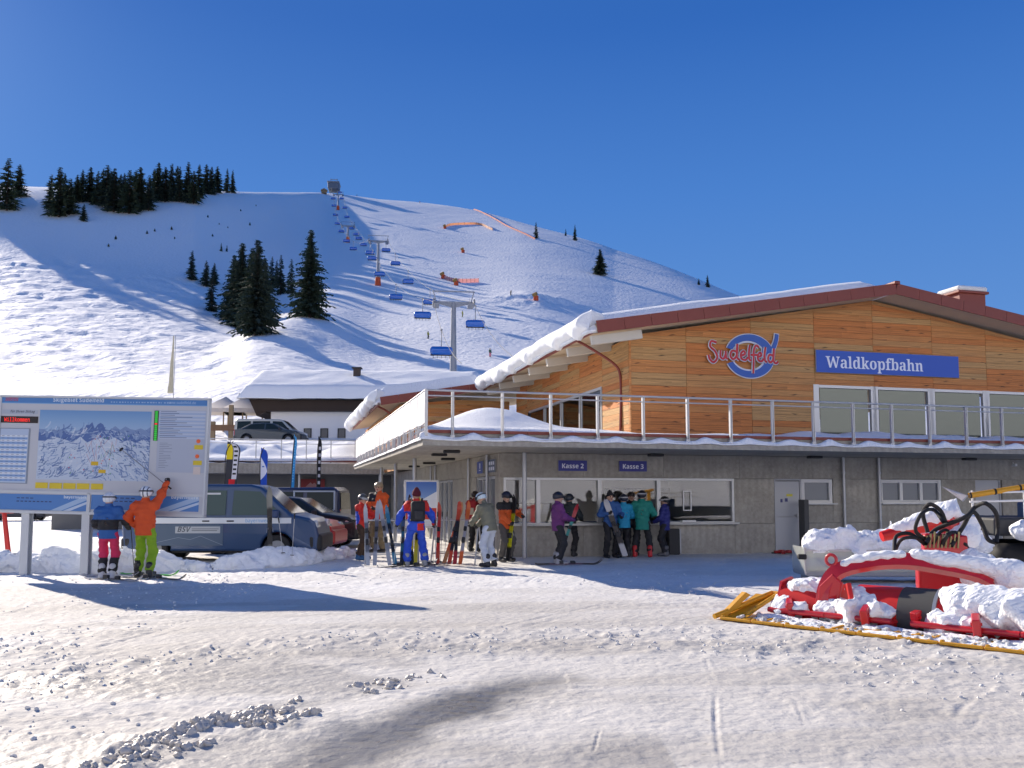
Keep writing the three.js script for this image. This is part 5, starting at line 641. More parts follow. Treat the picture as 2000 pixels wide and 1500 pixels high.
  arm.forEach(([e, w], i) => { const d = w.clone().sub(e).normalize(), q = new THREE.Quaternion().setFromUnitVectors(V(0, -1, 0), d), P = (x, y, z) => V(x * (i ? -1 : 1), y, z).applyQuaternion(q).add(w), c = o.curl ?? .6, fs = [capsule(P(0, .03, 0), P(0, -.05, 0), .036, .04)];
    for (let f = 0; f < 4; f++) { const x = -.03 + f * .02, l = [.03, .038, .036, .028][f], a = P(x, -.07, 0), b = P(x, -.07 - l * (1 - c * .4), l * c * .8), d2 = P(x * .9, -.07 - l * (1.2 - c), l * (1.0 + c * .4)); fs.push(capsule(a, b, .013, .012), capsule(b, d2, .012, .010)); }
    fs.push(capsule(P(-.03, -.02, .01), P(-.055, -.05, .03), .015, .013), capsule(P(-.055, -.05, .03), P(-.045, -.08, .05), .013, .011));
    const [a, b] = bounds([w], .17); obj('glove', sdfMesh(a, b, .011 * k, blend(.008, ...fs)), mat(...(o.gloves || [.02, .02, .022]), .7), t); });
  const hat = o.hat; if (hat) { const [a, b] = bounds([head], .22), hc = hl(0, .035, -.01), cut = hl(0, hat.beanie ? .02 : .0, 0), nUp = V(0, 1, -.32).applyQuaternion(hq).normalize();
    const hf = hat.beanie ? blend(.04, ell(hc, .104, .125, .116), ell(hl(0, .14, -.03), .05, .06, .05)) : ell(hc, .122, .128, .138);
    obj(hat.beanie ? 'beanie' : hat.hair ? 'hair' : 'helmet', sdfMesh(a, b, .012 * k, (x, y, z) => Math.max(hf(x, y, z) + (hat.hair ? .012 + .012 * fbm(x * 40, y * 30 + z * 30, 2) : 0), -((x - cut.x) * nUp.x + (y - cut.y) * nUp.y + (z - cut.z) * nUp.z) - .012), hat.stripe ? (x, y, z) => { const p = V(x, y, z).sub(head).applyQuaternion(hq.clone().invert()); return Math.abs(Math.sin(p.x * 42 + p.z * 9)) < .33 ? hat.stripe : hat.c; } : () => hat.c), cloth(null, hat.beanie ? .9 : .35), t);
    if (!hat.beanie && !hat.hair) obj('goggles', sdfMesh(a, b, .012 * k, (x, y, z) => { const p = V(x, y, z).sub(head).applyQuaternion(hq.clone().invert()); return Math.max(Math.abs(Math.hypot(p.x / .128, p.z / .145) - 1) * .13 - .008, Math.abs(p.y - .045 - (p.z < 0 ? .02 : 0)) - (p.z > .03 ? .035 : .016)); }), mat(...(hat.band || [.02, .02, .025]), .3), t); }
  return t;
}
// ---------- skis, poles ----------
function skiParts(t, len, c1, c2, half = 1) {
  const N = 26, P = [], idx = [], th = .014; for (let i = 0; i <= N; i++) { const q = i / N, z = (q - .5) * len, tip = Math.max(0, (q - .86) / .14), tail = Math.max(0, (.05 - q) / .05), w = (.036 + .016 * Math.abs(q - .45) * 2) * (1 - tip ** 3 * .8) * (1 - tail * .2), y = tip * tip * .11 + tail * tail * .015 + .012 * Math.sin(q * Math.PI); for (const [sx, sy] of [[-1, 0], [1, 0], [1, 1], [-1, 1]]) P.push(sx * w, y + sy * th, z); if (i < N) for (let k = 0; k < 4; k++) { const a = i * 4 + k, b = i * 4 + (k + 1) % 4; idx.push(a, a + 4, b, b, a + 4, b + 4); } }
  const g = new THREE.BufferGeometry(); g.setAttribute('position', new THREE.Float32BufferAttribute(P, 3)); g.setIndex([...idx, 0, 1, 2, 0, 2, 3]); const n = g.toNonIndexed(); n.computeVertexNormals();
  const col = [], p = n.attributes.position; for (let i = 0; i < p.count; i++) { const z = p.getZ(i) / len; col.push(...((z > .22 || z < -.28) ? c2 : c1)); } n.setAttribute('color', new THREE.Float32BufferAttribute(col, 3));
  obj('ski_blade', n, cloth(null, .35), t); obj('toe_binding', rbx(.07, .06, .11, .015, 0, .05, .1), M.dark, t); obj('heel_binding', rbx(.07, .08, .13, .015, 0, .055, -.2), M.dark, t); obj('brake', [cyl(V(-.05, .03, -.1), V(-.05, -.03, -.2), .006), cyl(V(.05, .03, -.1), V(.05, -.03, -.2), .006)], M.steel, t);
}
function ski(label, pos, dir, upv, len, c1, c2, group) {   // dir: towards the tip, upv: top side
  const t = thing('ski', label, 'ski', pos, 0, group), z = dir.clone().normalize(), x = new THREE.Vector3().crossVectors(upv, z).normalize(), y = new THREE.Vector3().crossVectors(z, x); t.quaternion.setFromRotationMatrix(new THREE.Matrix4().makeBasis(x, y, z)); skiParts(t, len, c1, c2); return t;
}
function pole(label, a, b, c = M.dark, group) { const d = b.clone().sub(a), t = thing('ski_pole', label, 'ski pole', a, 0, group); t.quaternion.setFromUnitVectors(V(0, 1, 0), d.clone().normalize()); const l = d.length(); obj('shaft', cyl(V(0, 0, 0), V(0, l, 0), .006, .009, 6), c, t); obj('grip', cyl(V(0, l - .02, 0), V(0, l + .11, 0), .014, .018, 8), M.rubber, t); obj('basket', new THREE.CylinderGeometry(.05, .05, .012, 12).translate(0, .07, 0), M.rubber, t); return t; }
function backpack(label, p, yaw, H, c, c2) { const t = thing('backpack', label, 'backpack', p, yaw); t.scale.setScalar(H); obj('bag', sdfMesh([-.25, .95, -.5], [.25, 1.6, 0], .018, (x, y, z) => { const q = V(Math.abs(x) - .1, Math.abs(y - 1.27) - .17, Math.abs(z + .27) - .05); return Math.hypot(Math.max(q.x, 0), Math.max(q.y, 0), Math.max(q.z, 0)) - .06 + .008 * fbm(x * 14, y * 14 + z * 9, 2); }), mat(...c, .8), t); obj('pocket', rbx(.2, .2, .05, .02, 0, 1.18, -.395), mat(...c2, .8), t); for (const s of [-1, 1]) obj('strap', tube([V(.1 * s, 1.46, -.2), V(.13 * s, 1.56, -.05), V(.14 * s, 1.48, .14), V(.15 * s, 1.2, .16), V(.14 * s, 1.05, -.18)], .02, 20, 6), mat(...c, .8), t); return t; }
const gnd = (px, py, dy = 0) => { const p = atY(px, py); p.y = groundH(p.x, -p.z) + dy; return p; };
const BLK = [.014, .014, .017], GRN = [.2, .36, .01];
{ // the couple at the board
  const a = gnd(208, 1128), b = gnd(280, 1127);
  person('person in blue jacket with black band and pink trousers, facing the map board', a, Math.PI + .1, { h: 1.7, jacket: (x, y) => y > .08 && y < .3 ? BLK : [.02, .1, .32], trousers: (x, y) => y < .44 ? BLK : [.55, .02, .09], boots: [.5, .5, .52], hat: { c: [.7, .72, .75], stripe: [.55, .6, .66] }, hands: [[.2, 1.0, .25], [-.3, 1.05, .3]], feet: [[.1, .02], [-.12, 0]], back: true });
  person('person in orange jacket and lime trousers reaching up to the map with a pole', b, Math.PI - .05, { h: 1.82, jacket: [.62, .075, .01], trousers: (x, y, z) => y < .34 && x > .08 ? BLK : GRN, boots: [.02, .02, .02], gloves: BLK, hat: { c: [.72, .74, .76], stripe: [.03, .04, .08] }, hands: [[.25, 1.0, .12], [-.28, 1.86, .3]], feet: [[.13, .05], [-.16, -.08]], turn: .25, curl: .95, back: true });
  const hnd = b.clone().add(V(.28 * 1.04, 1.86 * 1.04, -.3 * 1.04)); pole('ski pole raised to the map by the person in orange', atF(232, 874, 18.28), hnd.clone().add(V(.02, -.06, .02)), mat(.2, .2, .22, .4)); pole('ski pole hanging beside the lime trousers', gnd(263, 1124), gnd(254, 1124).add(V(0, 1.05, .05)));
  const sk = (l, px, py, d, c1, c2) => ski(l, gnd(px, py, .015), d, V(0, 1, 0), 1.5, c1, c2); sk('ski under the person in pink trousers, nearer the snow ridge', 216, 1125, V(.9, 0, .35), BLK, [.35, .35, .37]); sk('ski under the person in pink trousers, on the open side', 222, 1132, V(.9, 0, .38), BLK, [.35, .35, .37]); sk('black and green ski under the lime trousers, nearer the snow ridge', 292, 1122, V(.9, 0, .32), BLK, [.05, .5, .05]); sk('black and green ski under the lime trousers, on the open side', 302, 1131, V(.9, 0, .3), BLK, [.05, .05, .05]);
}
{ // around the ski racks
  const red = [.6, .025, .018], blu = [.018, .075, .55];
  person('person in red and blue jacket and brown trousers beside the dark cars', gnd(706, 1092), 1.2, { h: 1.68, jacket: (x, y, z) => y < .38 && Math.abs(z + .05) < .1 * clamp((y + .12) / .3) && Math.abs(x) > .1 ? blu : red, trousers: [.055, .03, .018], boots: [.02, .1, .25], hat: { c: [.06, .065, .07], band: [.3, .32, .34] }, hands: [[.2, 1.08, .42], [-.2, 1.1, .42]], nod: .2 });
  person('bareheaded person in orange jacket with black shoulders and khaki trousers', gnd(738, 1086, .1), -.5, { h: 1.92, jacket: (x, y) => y > .36 && x < .02 ? BLK : [.68, .1, .012], trousers: [.2, .155, .085], boots: [.03, .03, .03], hat: { hair: true, c: [.32, .25, .16] }, hands: [[.16, 1.12, .34], [-.2, 1.0, .3]], turn: .3 });
  const e = gnd(812, 1106); person('person in blue and red ski suit with dark red beanie and black backpack', e, Math.PI + .25, { h: 1.78, jacket: (x, y, z) => (y > .34 && Math.abs(x) > .12 && Math.abs(x) < .3) || (y > .52) || (y < .06 && x < 0) ? red : blu, trousers: [.02, .075, .5], boots: [.3, .3, .3], hat: { beanie: true, c: [.09, .008, .018] }, hands: [[.42, .98, .12], [-.44, .96, .1]], feet: [[.2, .02], [-.2, -.02]], flare: .1, back: true }); backpack('black backpack on the person in the blue and red suit', e, Math.PI + .25, 1.02, BLK, [.03, .03, .034]);
  for (const [dx, l] of [[-.2, 'ski of the person in the blue and red suit, nearer the cars'], [.2, 'ski of the person in the blue and red suit, nearer the ticket windows']]) ski(l, e.clone().add(V(dx, .02, .02)), V(.82, .03, -.55), V(0, 1, 0), 1.65, BLK, [.1, .1, .11]);
  for (const s of [-.44, .44]) pole(s < 0 ? 'ski pole held by the blue and red suit, nearer the cars' : 'ski pole held by the blue and red suit, nearer the ticket windows', e.clone().add(V(s * 1.12, 0, .2)), e.clone().add(V(s, .98, -.08)), M.steel);
  const f = gnd(928, 1079); person('person in dark red jacket and black trousers carrying a red and beige backpack', f, Math.PI - .3, { h: 1.74, jacket: [.3, .012, .02], trousers: BLK, hat: { hair: true, c: [.03, .02, .015] }, back: true }); backpack('red backpack with pale beige panel beside the ski rack', f, Math.PI - .3, 1.0, [.3, .012, .02], [.42, .36, .28]);
  person('person in olive jacket and pale trousers bending over, wearing a pale blue helmet', gnd(957, 1106), -2.2, { h: 1.74, jacket: [.17, .17, .12], trousers: [.5, .55, .62], boots: BLK, hat: { c: [.5, .62, .68], stripe: [.7, .74, .78] }, lean: .3, nod: .55, hands: [[.1, 1.0, .5], [-.14, .95, .48]] });
  person('person in orange and dark jacket holding yellow skis by the steel column', gnd(988, 1097), .6, { h: 1.72, jacket: (x, y) => y > .38 ? BLK : [.62, .1, .015], trousers: [.08, .075, .07], hat: { c: [.012, .018, .05] }, hands: [[.3, 1.15, .3], [-.1, 1.0, .34]], nod: .25 });
  for (const d of [0, .05]) ski(d ? 'yellow and black ski held upright, front one of the pair by the column' : 'yellow and black ski held upright, back one of the pair by the column', gnd(998, 1097).add(V(d, .86, .12 + d)), V(.12, 1, -.05), V(-1, 0, .6), 1.65, [.5, .5, .01], BLK);
}
{ // at the ticket windows
  const w = gnd(1090, 1104); person('person in purple jacket with white stripes and black trousers, standing on skis', w, 1.75, { h: 1.7, jacket: (x, y, z) => (Math.abs(x - .14 - (y - .1) * .12) < .014 && y < .28 && y > -.1) || (x > .2 && y < .34 && y > .26) ? [.7, .7, .72] : [.12, .022, .13], trousers: BLK, boots: [.3, .3, .32], hat: { c: [.012, .016, .035] }, hands: [[.12, 1.1, .36], [-.12, 1.1, .36]], nod: .12 });
  for (const s of [-.08, .14]) ski(s < 0 ? 'thin ski under the purple jacket, on the window side' : 'thin ski under the purple jacket, on the open side', w.clone().add(V(.25, .015, s)), V(1, 0, -.06), V(0, 1, 0), 1.6, [.12, .06, .1], BLK);
  person('person in black clothes and dark helmet beside the purple jacket', gnd(1113, 1086), 2.6, { h: 1.68, jacket: [.02, .03, .035], trousers: BLK, hat: { c: [.02, .03, .05] }, hands: [[.25, 1.05, .25], [-.25, 1.05, .25]], back: true });
  ski('teal and red ski carried beside the purple jacket', gnd(1106, 1090).add(V(.05, .75, .25)), V(.35, 1, 0), V(0, 0, 1), 1.5, [.02, .25, .24], [.4, .03, .04]);
  const at = (px, t, s) => { const r = dirPx(px, 1000), n = V(-Math.sin(BA), 0, -Math.cos(BA)), d = V(r.X / r.F, 0, -1), k = (BO.clone().dot(n) + t) / d.dot(n), p = d.multiplyScalar(k); p.y = groundH(p.x, -p.z); return p; };
  person('person in blue jacket and headband holding skis, back to the ticket window', at(1192, -.75), .3, { h: 1.74, jacket: [.03, .1, .3], trousers: BLK, hat: { beanie: true, c: [.02, .02, .025] }, hands: [[.2, 1.1, .28], [-.15, 1.2, .25]] });
  for (const d of [0, .07]) ski(d ? 'black and white ski held by the person with the headband, outer one' : 'black and white ski held by the person with the headband, inner one', at(1199 + d * 60, -1.0).add(V(0, .82, 0)), V(-.35, 1, 0), V(0, 0, 1), 1.6, BLK, [.5, .5, .5]);
  person('person in turquoise jacket and black trousers at the ticket window', at(1218, -.7), Math.PI + .3, { h: 1.66, jacket: [.012, .26, .46], trousers: BLK, hat: { c: [.025, .03, .05], band: [.4, .4, .42] }, hands: [[.2, 1.1, .28], [-.2, 1.1, .28]], back: true });
  person('person in dark green jacket and red boots at the ticket window', at(1254, -.8), Math.PI - .2, { h: 1.76, jacket: (x, y) => [.008, .2, .16], trousers: BLK, boots: [.5, .02, .025], hat: { c: [.02, .02, .03], band: [.5, .5, .52] }, long: .2, hands: [[.22, 1.1, .3], [-.22, 1.1, .3]], feet: [[.2, 0], [-.2, 0]], back: true });
  person('woman in black with pale headband between turquoise and green jackets at the window', at(1233, -.35), .1, { h: 1.72, jacket: BLK, trousers: BLK, hat: { hair: true, c: [.02, .015, .012] } });
  person('smaller person in navy jacket and black trousers at the end of the ticket queue', at(1298, -.7), -1.9, { h: 1.6, jacket: [.018, .022, .16], trousers: BLK, boots: [.1, .1, .11], hat: { c: [.015, .016, .02], band: [.35, .35, .36] }, long: .16, hands: [[.16, 1.02, .3], [-.16, 1.02, .3]] });
  const bin = thing('litter_bin', 'dark slim litter bin under the ticket window ledge', 'bin', at(1313, -.22), BA); obj('box', rbx(.32, .72, .24, .02, 0, .36, 0), M.dark, bin); obj('side_panel', bx(.04, .7, .26, .18, .36, 0), M.steel, bin);
  const scr = thing('door_screen', 'tall dark panel standing beside the grey door', 'panel', at(1570, -.35), BA); obj('panel', rbx(.16, 1.55, .3, .02, 0, .78, 0), mat(.06, .06, .062, .6), scr);
  const cr = thing('crampons', 'small heap of red metal crampons on the snow by the grey door', 'crampons', at(1535, -.45), BA); for (let i = 0; i < 5; i++) { const b = obj('crampon', rbx(.16, .08, .12, .02, -.32 + i * .16, .06 + .02 * (i % 2), .04 * (i % 3)), mat(.35, .015, .015, .4), cr); b.rotation.y = i; } obj('rail', bx(1.1, .04, .06, .1, .03, -.05), M.dark, cr);
}
// racks with skis, poster stand
seed = 55;
function rack(label, pos, turn, w) { const t = thing('ski_rack', label, 'rack', pos, turn); for (const x of [-w / 2, w / 2]) { obj('leg', cyl(V(x, 0, .38), V(x, 1.05, 0), .018), M.steel, t); obj('leg', cyl(V(x, 0, -.38), V(x, 1.05, 0), .018), M.steel, t); obj('foot_bar', cyl(V(x, .25, .3), V(x, .25, -.3), .012), M.steel, t); } obj('top_bar', cyl(V(-w / 2, 1.05, 0), V(w / 2, 1.05, 0), .02), M.steel, t); obj('lower_bar', [cyl(V(-w / 2, .25, .3), V(w / 2, .25, .3), .014), cyl(V(-w / 2, .25, -.3), V(w / 2, .25, -.3), .014)], M.steel, t); for (let i = 0; i < 9; i++) obj('peg', cyl(V(-w / 2 + w * (i + .5) / 9, 1.05, -.08), V(-w / 2 + w * (i + .5) / 9, 1.09, .1), .008), M.steel, t); return t; }
{
  const r1 = gnd(765, 1103), r2 = gnd(892, 1100); rack('steel ski rack between the red and the blue ski suits', r1, .15, 1.25); rack('steel ski rack in front of the red backpack', r2, -.2, 1.1);
  const put = (r, turn, x, side, len, c1, c2, lab, grp_) => { const a = V(x, .02, side * .62).applyAxisAngle(V(0, 1, 0), turn).add(r), b = V(x + rr(-.2, .3), 1.07, side * rr(.03, .16)).applyAxisAngle(V(0, 1, 0), turn).add(r), d = b.clone().sub(a).normalize(); ski(lab, a.clone().addScaledVector(d, len / 2), d, V(0, .4, side).applyAxisAngle(V(0, 1, 0), turn), len, c1, c2, grp_); };
  const G1 = 'skis leaning on the rack between the ski suits', G2 = 'skis leaning on the rack by the red backpack';
  [[-.55, [.12, .13, .15], [.4, .42, .45]], [-.4, [.1, .1, .12], [.3, .32, .36]], [-.05, [.2, .21, .23], [.35, .36, .38]], [.08, BLK, [.05, .2, .3]], [.22, [.03, .12, .18], BLK], [.3, BLK, [.12, .1, .02]]].forEach(([x, c1, c2], i) => put(r1, .15, x, 1, 1.55 + .05 * (i % 3), c1, c2, 'dark ski leaning on the rack between the ski suits', G1));
  put(r1, .15, .46, 1, 1.8, [.5, .42, .01], BLK, 'yellow ski leaning on the rack behind the blue suit, front one', undefined); put(r1, .15, .53, 1, 1.8, [.5, .42, .01], [.45, .38, .02], 'yellow ski leaning on the rack behind the blue suit, rear one', undefined);
  [[-.3, [.55, .03, .02], [.5, .08, .04]], [-.15, [.5, .1, .03], [.45, .2, .08]], [-.02, BLK, [.5, .06, .02]], [.12, BLK, [.4, .03, .03]], [.25, [.3, .3, .34], [.6, .12, .02]]].forEach(([x, c1, c2], i) => put(r2, -.2, x, 1, 1.62, c1, c2, 'red and black ski leaning on the rack by the red backpack', G2));
  for (let i = 0; i < 4; i++) { const a = V(-.45 + i * .09, 0, .5).applyAxisAngle(V(0, 1, 0), -.2).add(r2), b = V(-.6 + i * .12, 1.15, .05).applyAxisAngle(V(0, 1, 0), -.2).add(r2); pole('grey ski pole leaning on the rack by the red backpack', a, b, M.steel, 'poles on the rack by the red backpack'); }
  const pp = gnd(822, 1080), st = thing('poster_stand', 'tilted poster stand with a blue and red picture behind the ski racks', 'poster stand', pp, .12); obj('frame', [bx(.98, .05, .05, 0, 2.08, 0), bx(.05, 2.05, .05, -.48, 1.05, .03), bx(.05, 2.05, .05, .48, 1.05, .03), bx(.98, .05, .05, 0, .75, .06), bx(.05, 2, .05, -.48, .95, -.4, .4), bx(.05, 2, .05, .48, .95, -.4, .4)], alu, st);
  obj('poster', bx(.9, 1.28, .02, 0, 1.42, .03), new THREE.MeshStandardMaterial({ color: 0xffffff, roughness: .5 }), st); obj('picture', new THREE.PlaneGeometry(.88, 1.26).translate(0, 1.42, .045), new THREE.MeshStandardMaterial({ roughness: .45, map: canvasTex(360, 512, (g, w, h) => { const k = g.createLinearGradient(0, 0, 0, h * .5); k.addColorStop(0, '#3e6cc0'); k.addColorStop(1, '#8fb2e0'); g.fillStyle = k; g.fillRect(0, 0, w, h); g.fillStyle = '#dfe6f0'; g.beginPath(); g.moveTo(0, h * .5); g.lineTo(w * .3, h * .3); g.lineTo(w * .55, h * .4); g.lineTo(w, h * .22); g.lineTo(w, h * .6); g.lineTo(0, h * .6); g.fill(); g.fillStyle = '#3a4a66'; g.fillRect(w * .2, h * .42, w * .5, h * .12); g.fillStyle = '#c83a2c'; g.fillRect(0, h * .6, w, h * .26); g.fillStyle = '#e8e4e0'; g.fillRect(w * .1, h * .66, w * .6, h * .05); g.fillStyle = '#d8dce4'; g.fillRect(0, h * .86, w, h * .14); }) }), st);
  const b = atF(527, 1094, 20.6); ski('black ski planted upright in the snow heap before the blue van, front one', V(b.x, 1.0, b.z), V(-.02, 1, .03), V(0, .05, 1), 1.75, BLK, [.2, .2, .18]); ski('black ski planted upright in the snow heap before the blue van, rear one', V(b.x - .05, .98, b.z - .03), V(-.03, 1, .02), V(0, .05, -1), 1.75, BLK, [.2, .2, .18]);
  pole('ski pole planted in the snow heap near the van wheel', atF(553, 1094, 20.5).setY(.25), atF(545, 1020, 20.5), M.steel); pole('ski pole planted in the snow heap near the van bumper', atF(570, 1098, 20.4).setY(.2), atF(575, 1012, 20.4), M.steel);
}
for (const [x, y, jk, tr, lab] of [[836, 662, [.3, .3, .05], BLK, 'tiny skier in black and yellow on the piste beside the tallest lift pylon'], [957, 698, [.05, .12, .08], [.5, .05, .12], 'tiny skier in pink trousers on the piste near the roof edge'], [903, 620, [.5, .45, .1], [.3, .3, .12], 'tiny skier in pale clothes under the crossarm of the tallest pylon'], [998, 578, BLK, BLK, 'tiny dark skier on the flat shelf of the piste'], [697, 384, BLK, BLK, 'tiny dark figure on the skyline beside the hilltop station'], [820, 397, [.4, .03, .03], BLK, 'tiny figure in red on the skyline']]) { const p = onHill(x, y); person(lab, p, rr(-1, 1), { h: 1.8, coarse: 2.2, jacket: jk, trousers: tr, hat: { c: BLK } }); }
// ---------- snow groomer attachments ----------
seed = 77;
const gripRed = new THREE.MeshPhysicalMaterial({ color: lin(.52, .014, .02), roughness: .35, clearcoat: .4 }), redTop = mat(.6, .018, .012, .4);
{
  const o = atY(1395, 1210), t = thing('snow_tiller', 'red snow tiller with yellow comb, half buried in clumps of snow', 'snow tiller', V(o.x, 0, o.z), -Math.PI / 4), P = (a, b, y) => V(a, y, -b);
  // yellow comb: flap after flap
  for (let k = 0; k < 13; k++) { const a = .1 + k * .46; obj('comb_flap', [bx(.44, .012, .5, a + .22, .018, -.27, .03), ...[0, 2].map(i => bx(.025, .02, .4, a + .08 + i * .11, .03, -.26, .03))], M.yellow, t); obj('comb_edge', [rbx(.45, .035, .05, .012, a + .22, .03, 0), rbx(.04, .05, .06, .012, a + .02, .04, -.02)], M.yellow, t); }
  obj('comb_wing', [poly([[0, .02], [.06, .02], [.5, .3], [.42, .34], [.12, .12]], .08).rotateY(Math.PI / 2 - .35).translate(.02, 0, -.1), cyl(P(0, 0, .04), P(.32, .98, .3), .035), cyl(P(.3, .3, .06), P(.42, .98, .3), .03), cyl(P(.32, .98, .3), P(.6, .98, .3), .03), bx(.3, .015, .9, .22, .14, -.55, .28)], M.yellow, t);
  // skids with a turned-up lip
  for (const [a0, a1] of [[.45, 1.25], [1.25, 2.1], [2.32, 3.5], [3.5, 5.2]]) obj('skid_plate', [rbx(a1 - a0 - .01, .05, .7, .02, (a0 + a1) / 2, .1, -.98), cyl(P(a0, .63, .12), P(a1 - .01, .63, .12), .035, .035, 8)], gripRed, t);
  // tiller drum under its housing: half shells along the axis
  const shell = (nm, a0, a1, r, m, b = 1.15, y = .16, from = -.25, to = 2.5) => { const g = new THREE.CylinderGeometry(r, r, a1 - a0, 28, 1, false, 0, to - from); g.rotateZ(Math.PI / 2); g.rotateX(from + .2); return obj(nm, g.translate((a0 + a1) / 2, y, -b), m, t); };
  const drum = (nm, a0, a1, r, m, b = 1.15, y = .15) => obj(nm, new THREE.CylinderGeometry(r, r, a1 - a0, 32).rotateZ(Math.PI / 2).translate((a0 + a1) / 2, y, -b), m, t);
  drum('housing', .5, 1.3, .33, redTop, 1.12); drum('housing', 1.5, 2.08, .34, redTop); drum('rubber_sleeve', 2.08, 2.5, .35, mat(.06, .06, .058, .7)); drum('steel_ring', 2.5, 2.54, .37, M.steel); drum('housing', 2.54, 3.7, .34, redTop); drum('housing', 3.9, 5.4, .34, redTop);
  obj('end_plate', poly([[-.4, 0], [.4, 0], [.36, .34], [.1, .5], [-.2, .46]], .03).rotateY(Math.PI / 2).translate(.49, .02, -1.12), gripRed, t);
  // brackets
  for (const [a, b, y, r] of [[.72, .72, .16, .5], [1.42, .8, .16, .3], [1.78, .62, .17, .2], [2.34, .86, .17, -.3], [3.05, .62, .18, .3], [3.62, .8, .17, .1], [4.3, .64, .18, .2]]) { const k = obj('bracket', [rbx(.09, .2, .24, .015, 0, 0, 0), cyl(V(-.06, .03, .06), V(.06, .03, .06), .02, .02, 8)], gripRed, t); k.position.set(a, y, -b); k.rotation.set(.25, r, 0); }
  obj('strut', [cyl(P(1.48, .82, .52), P(1.58, .72, .2), .035)], redTop, t); obj('strut', [cyl(P(3.36, .9, .36), P(3.4, .75, .2), .035)], redTop, t);
  // arched beam
  const path = new THREE.CatmullRomCurve3([P(1.12, .86, .12), P(1.14, .9, .42), P(1.26, .97, .64), P(1.6, 1.12, .77), P(2.0, 1.33, .81), P(2.4, 1.55, .75), P(2.72, 1.74, .67), P(2.88, 1.82, .58)]);
  const sq = new THREE.Shape(); sq.moveTo(-.085, -.07); sq.lineTo(.085, -.07); sq.lineTo(.085, .07); sq.lineTo(-.085, .07); sq.closePath(); obj('arched_beam', new THREE.ExtrudeGeometry(sq, { steps: 50, bevelEnabled: false, extrudePath: path }), gripRed, t);
  obj('beam_foot', poly([[-.12, .62], [.2, .62], [.16, .2], [.04, .06], [-.06, .1], [-.14, .35]], .16, .02).rotateY(.3).translate(2.98, .02, -1.9), gripRed, t); obj('beam_foot', [poly([[-.1, .1], [.12, .1], [.2, .45], [.1, .55], [-.05, .4]], .12, .02).rotateY(.3).translate(1.14, .05, -.88)], gripRed, t);
  obj('lifting_eye', new THREE.TorusGeometry(.07, .022, 8, 20).translate(1.2, .8, -.95), gripRed, t);
  // settled snow
  const S = (nm, list, cell = .03, fl = .85, rg = .4, k = .1, ch = 0) => obj(nm, snowLump(list.map(([a, b, y, r]) => [a, y, -b, r]), cell, fl, rg, k, ch), M.snow, t);
  S('snow_on_beam', [[1.36, 1.0, .76, .07], [1.5, 1.07, .82, .085], [1.65, 1.14, .86, .09], [1.8, 1.22, .88, .09], [1.95, 1.3, .89, .085]], .02, .75, .2, .08); S('snow_on_beam', [[2.12, 1.42, .88, .1], [2.3, 1.5, .86, .12], [2.46, 1.58, .83, .12], [2.62, 1.67, .8, .12], [2.78, 1.76, .77, .12], [2.92, 1.84, .74, .14], [3.08, 1.92, .7, .2], [3.05, 1.9, .55, .16]], .022, .85, .2, .1);
  S('snow_on_housing', [[.68, 1.0, .42, .14], [.85, 1.02, .44, .15], [1.02, 1.05, .44, .15], [1.18, 1.05, .43, .13]], .022, .6, .35, .12); S('snow_on_housing', [[1.56, .98, .36, .14], [1.7, .94, .3, .15], [1.62, .85, .22, .14]], .022, .8, .35, .1); S('snow_on_housing', [[2.68, 1.05, .42, .18], [2.9, 1.05, .42, .19], [3.12, 1.06, .42, .19], [3.34, 1.06, .43, .18], [3.54, 1.06, .42, .17], [2.8, .9, .32, .17], [3.1, .9, .32, .17], [3.4, .9, .32, .17]], .026, .8, .28, .14);
  const heap = (a0, a1, b0, b1, y, r, n) => { const l = []; for (let i = 0; i < n; i++) l.push([lerp(a0, a1, (i + rnd() * .8) / n), rr(b0, b1), y * rr(.6, 1.25), r * rr(.6, 1.25)]); return l; };
  S('snow_clump', heap(.5, 1.2, .7, .95, .15, .11, 9), .025, .85, .4, .06, .75); S('snow_clump', heap(1.15, 2.0, .66, .95, .2, .15, 12), .025, .85, .4, .06, .75); S('snow_clump', heap(2.45, 3.3, .68, .95, .16, .12, 10), .025, .85, .4, .06, .75); S('snow_clump', heap(3.2, 5.2, .66, 1.15, .25, .22, 20), .035, .85, .4, .06, .75); S('snow_clump', heap(3.7, 5.4, 1.1, 1.7, .42, .3, 12), .04, .85, .4, .06, .75);
  obj('snow_film', sheetGeo(120, 14, (u, v) => { const a = lerp(.15, 5.8, u), b = lerp(.07, .66, v); return P(a, b, .015 + .075 * clamp(.35 + .9 * fbm(a * 3.1, b * 5, 4)) * sst(0, .2, v)); }, .03), M.snow, t);
  { const cr = []; for (let i = 0; i < 200; i++) { const r = rr(.012, .045), g = new THREE.IcosahedronGeometry(r, 1), p = g.attributes.position; for (let k = 0; k < p.count; k++) { const f = 1 + .35 * vnoise(p.getX(k) * 60 + i, p.getY(k) * 60 + p.getZ(k) * 40); p.setXYZ(k, p.getX(k) * f, p.getY(k) * f * .8, p.getZ(k) * f); } g.computeVertexNormals(); cr.push(g.translate(rr(.25, 5.6), .03 + r * .3, -rr(.06, .62))); } const c = obj('snow_crumbs', cr, M.snow, t); c.userData.kind = 'stuff'; }
}
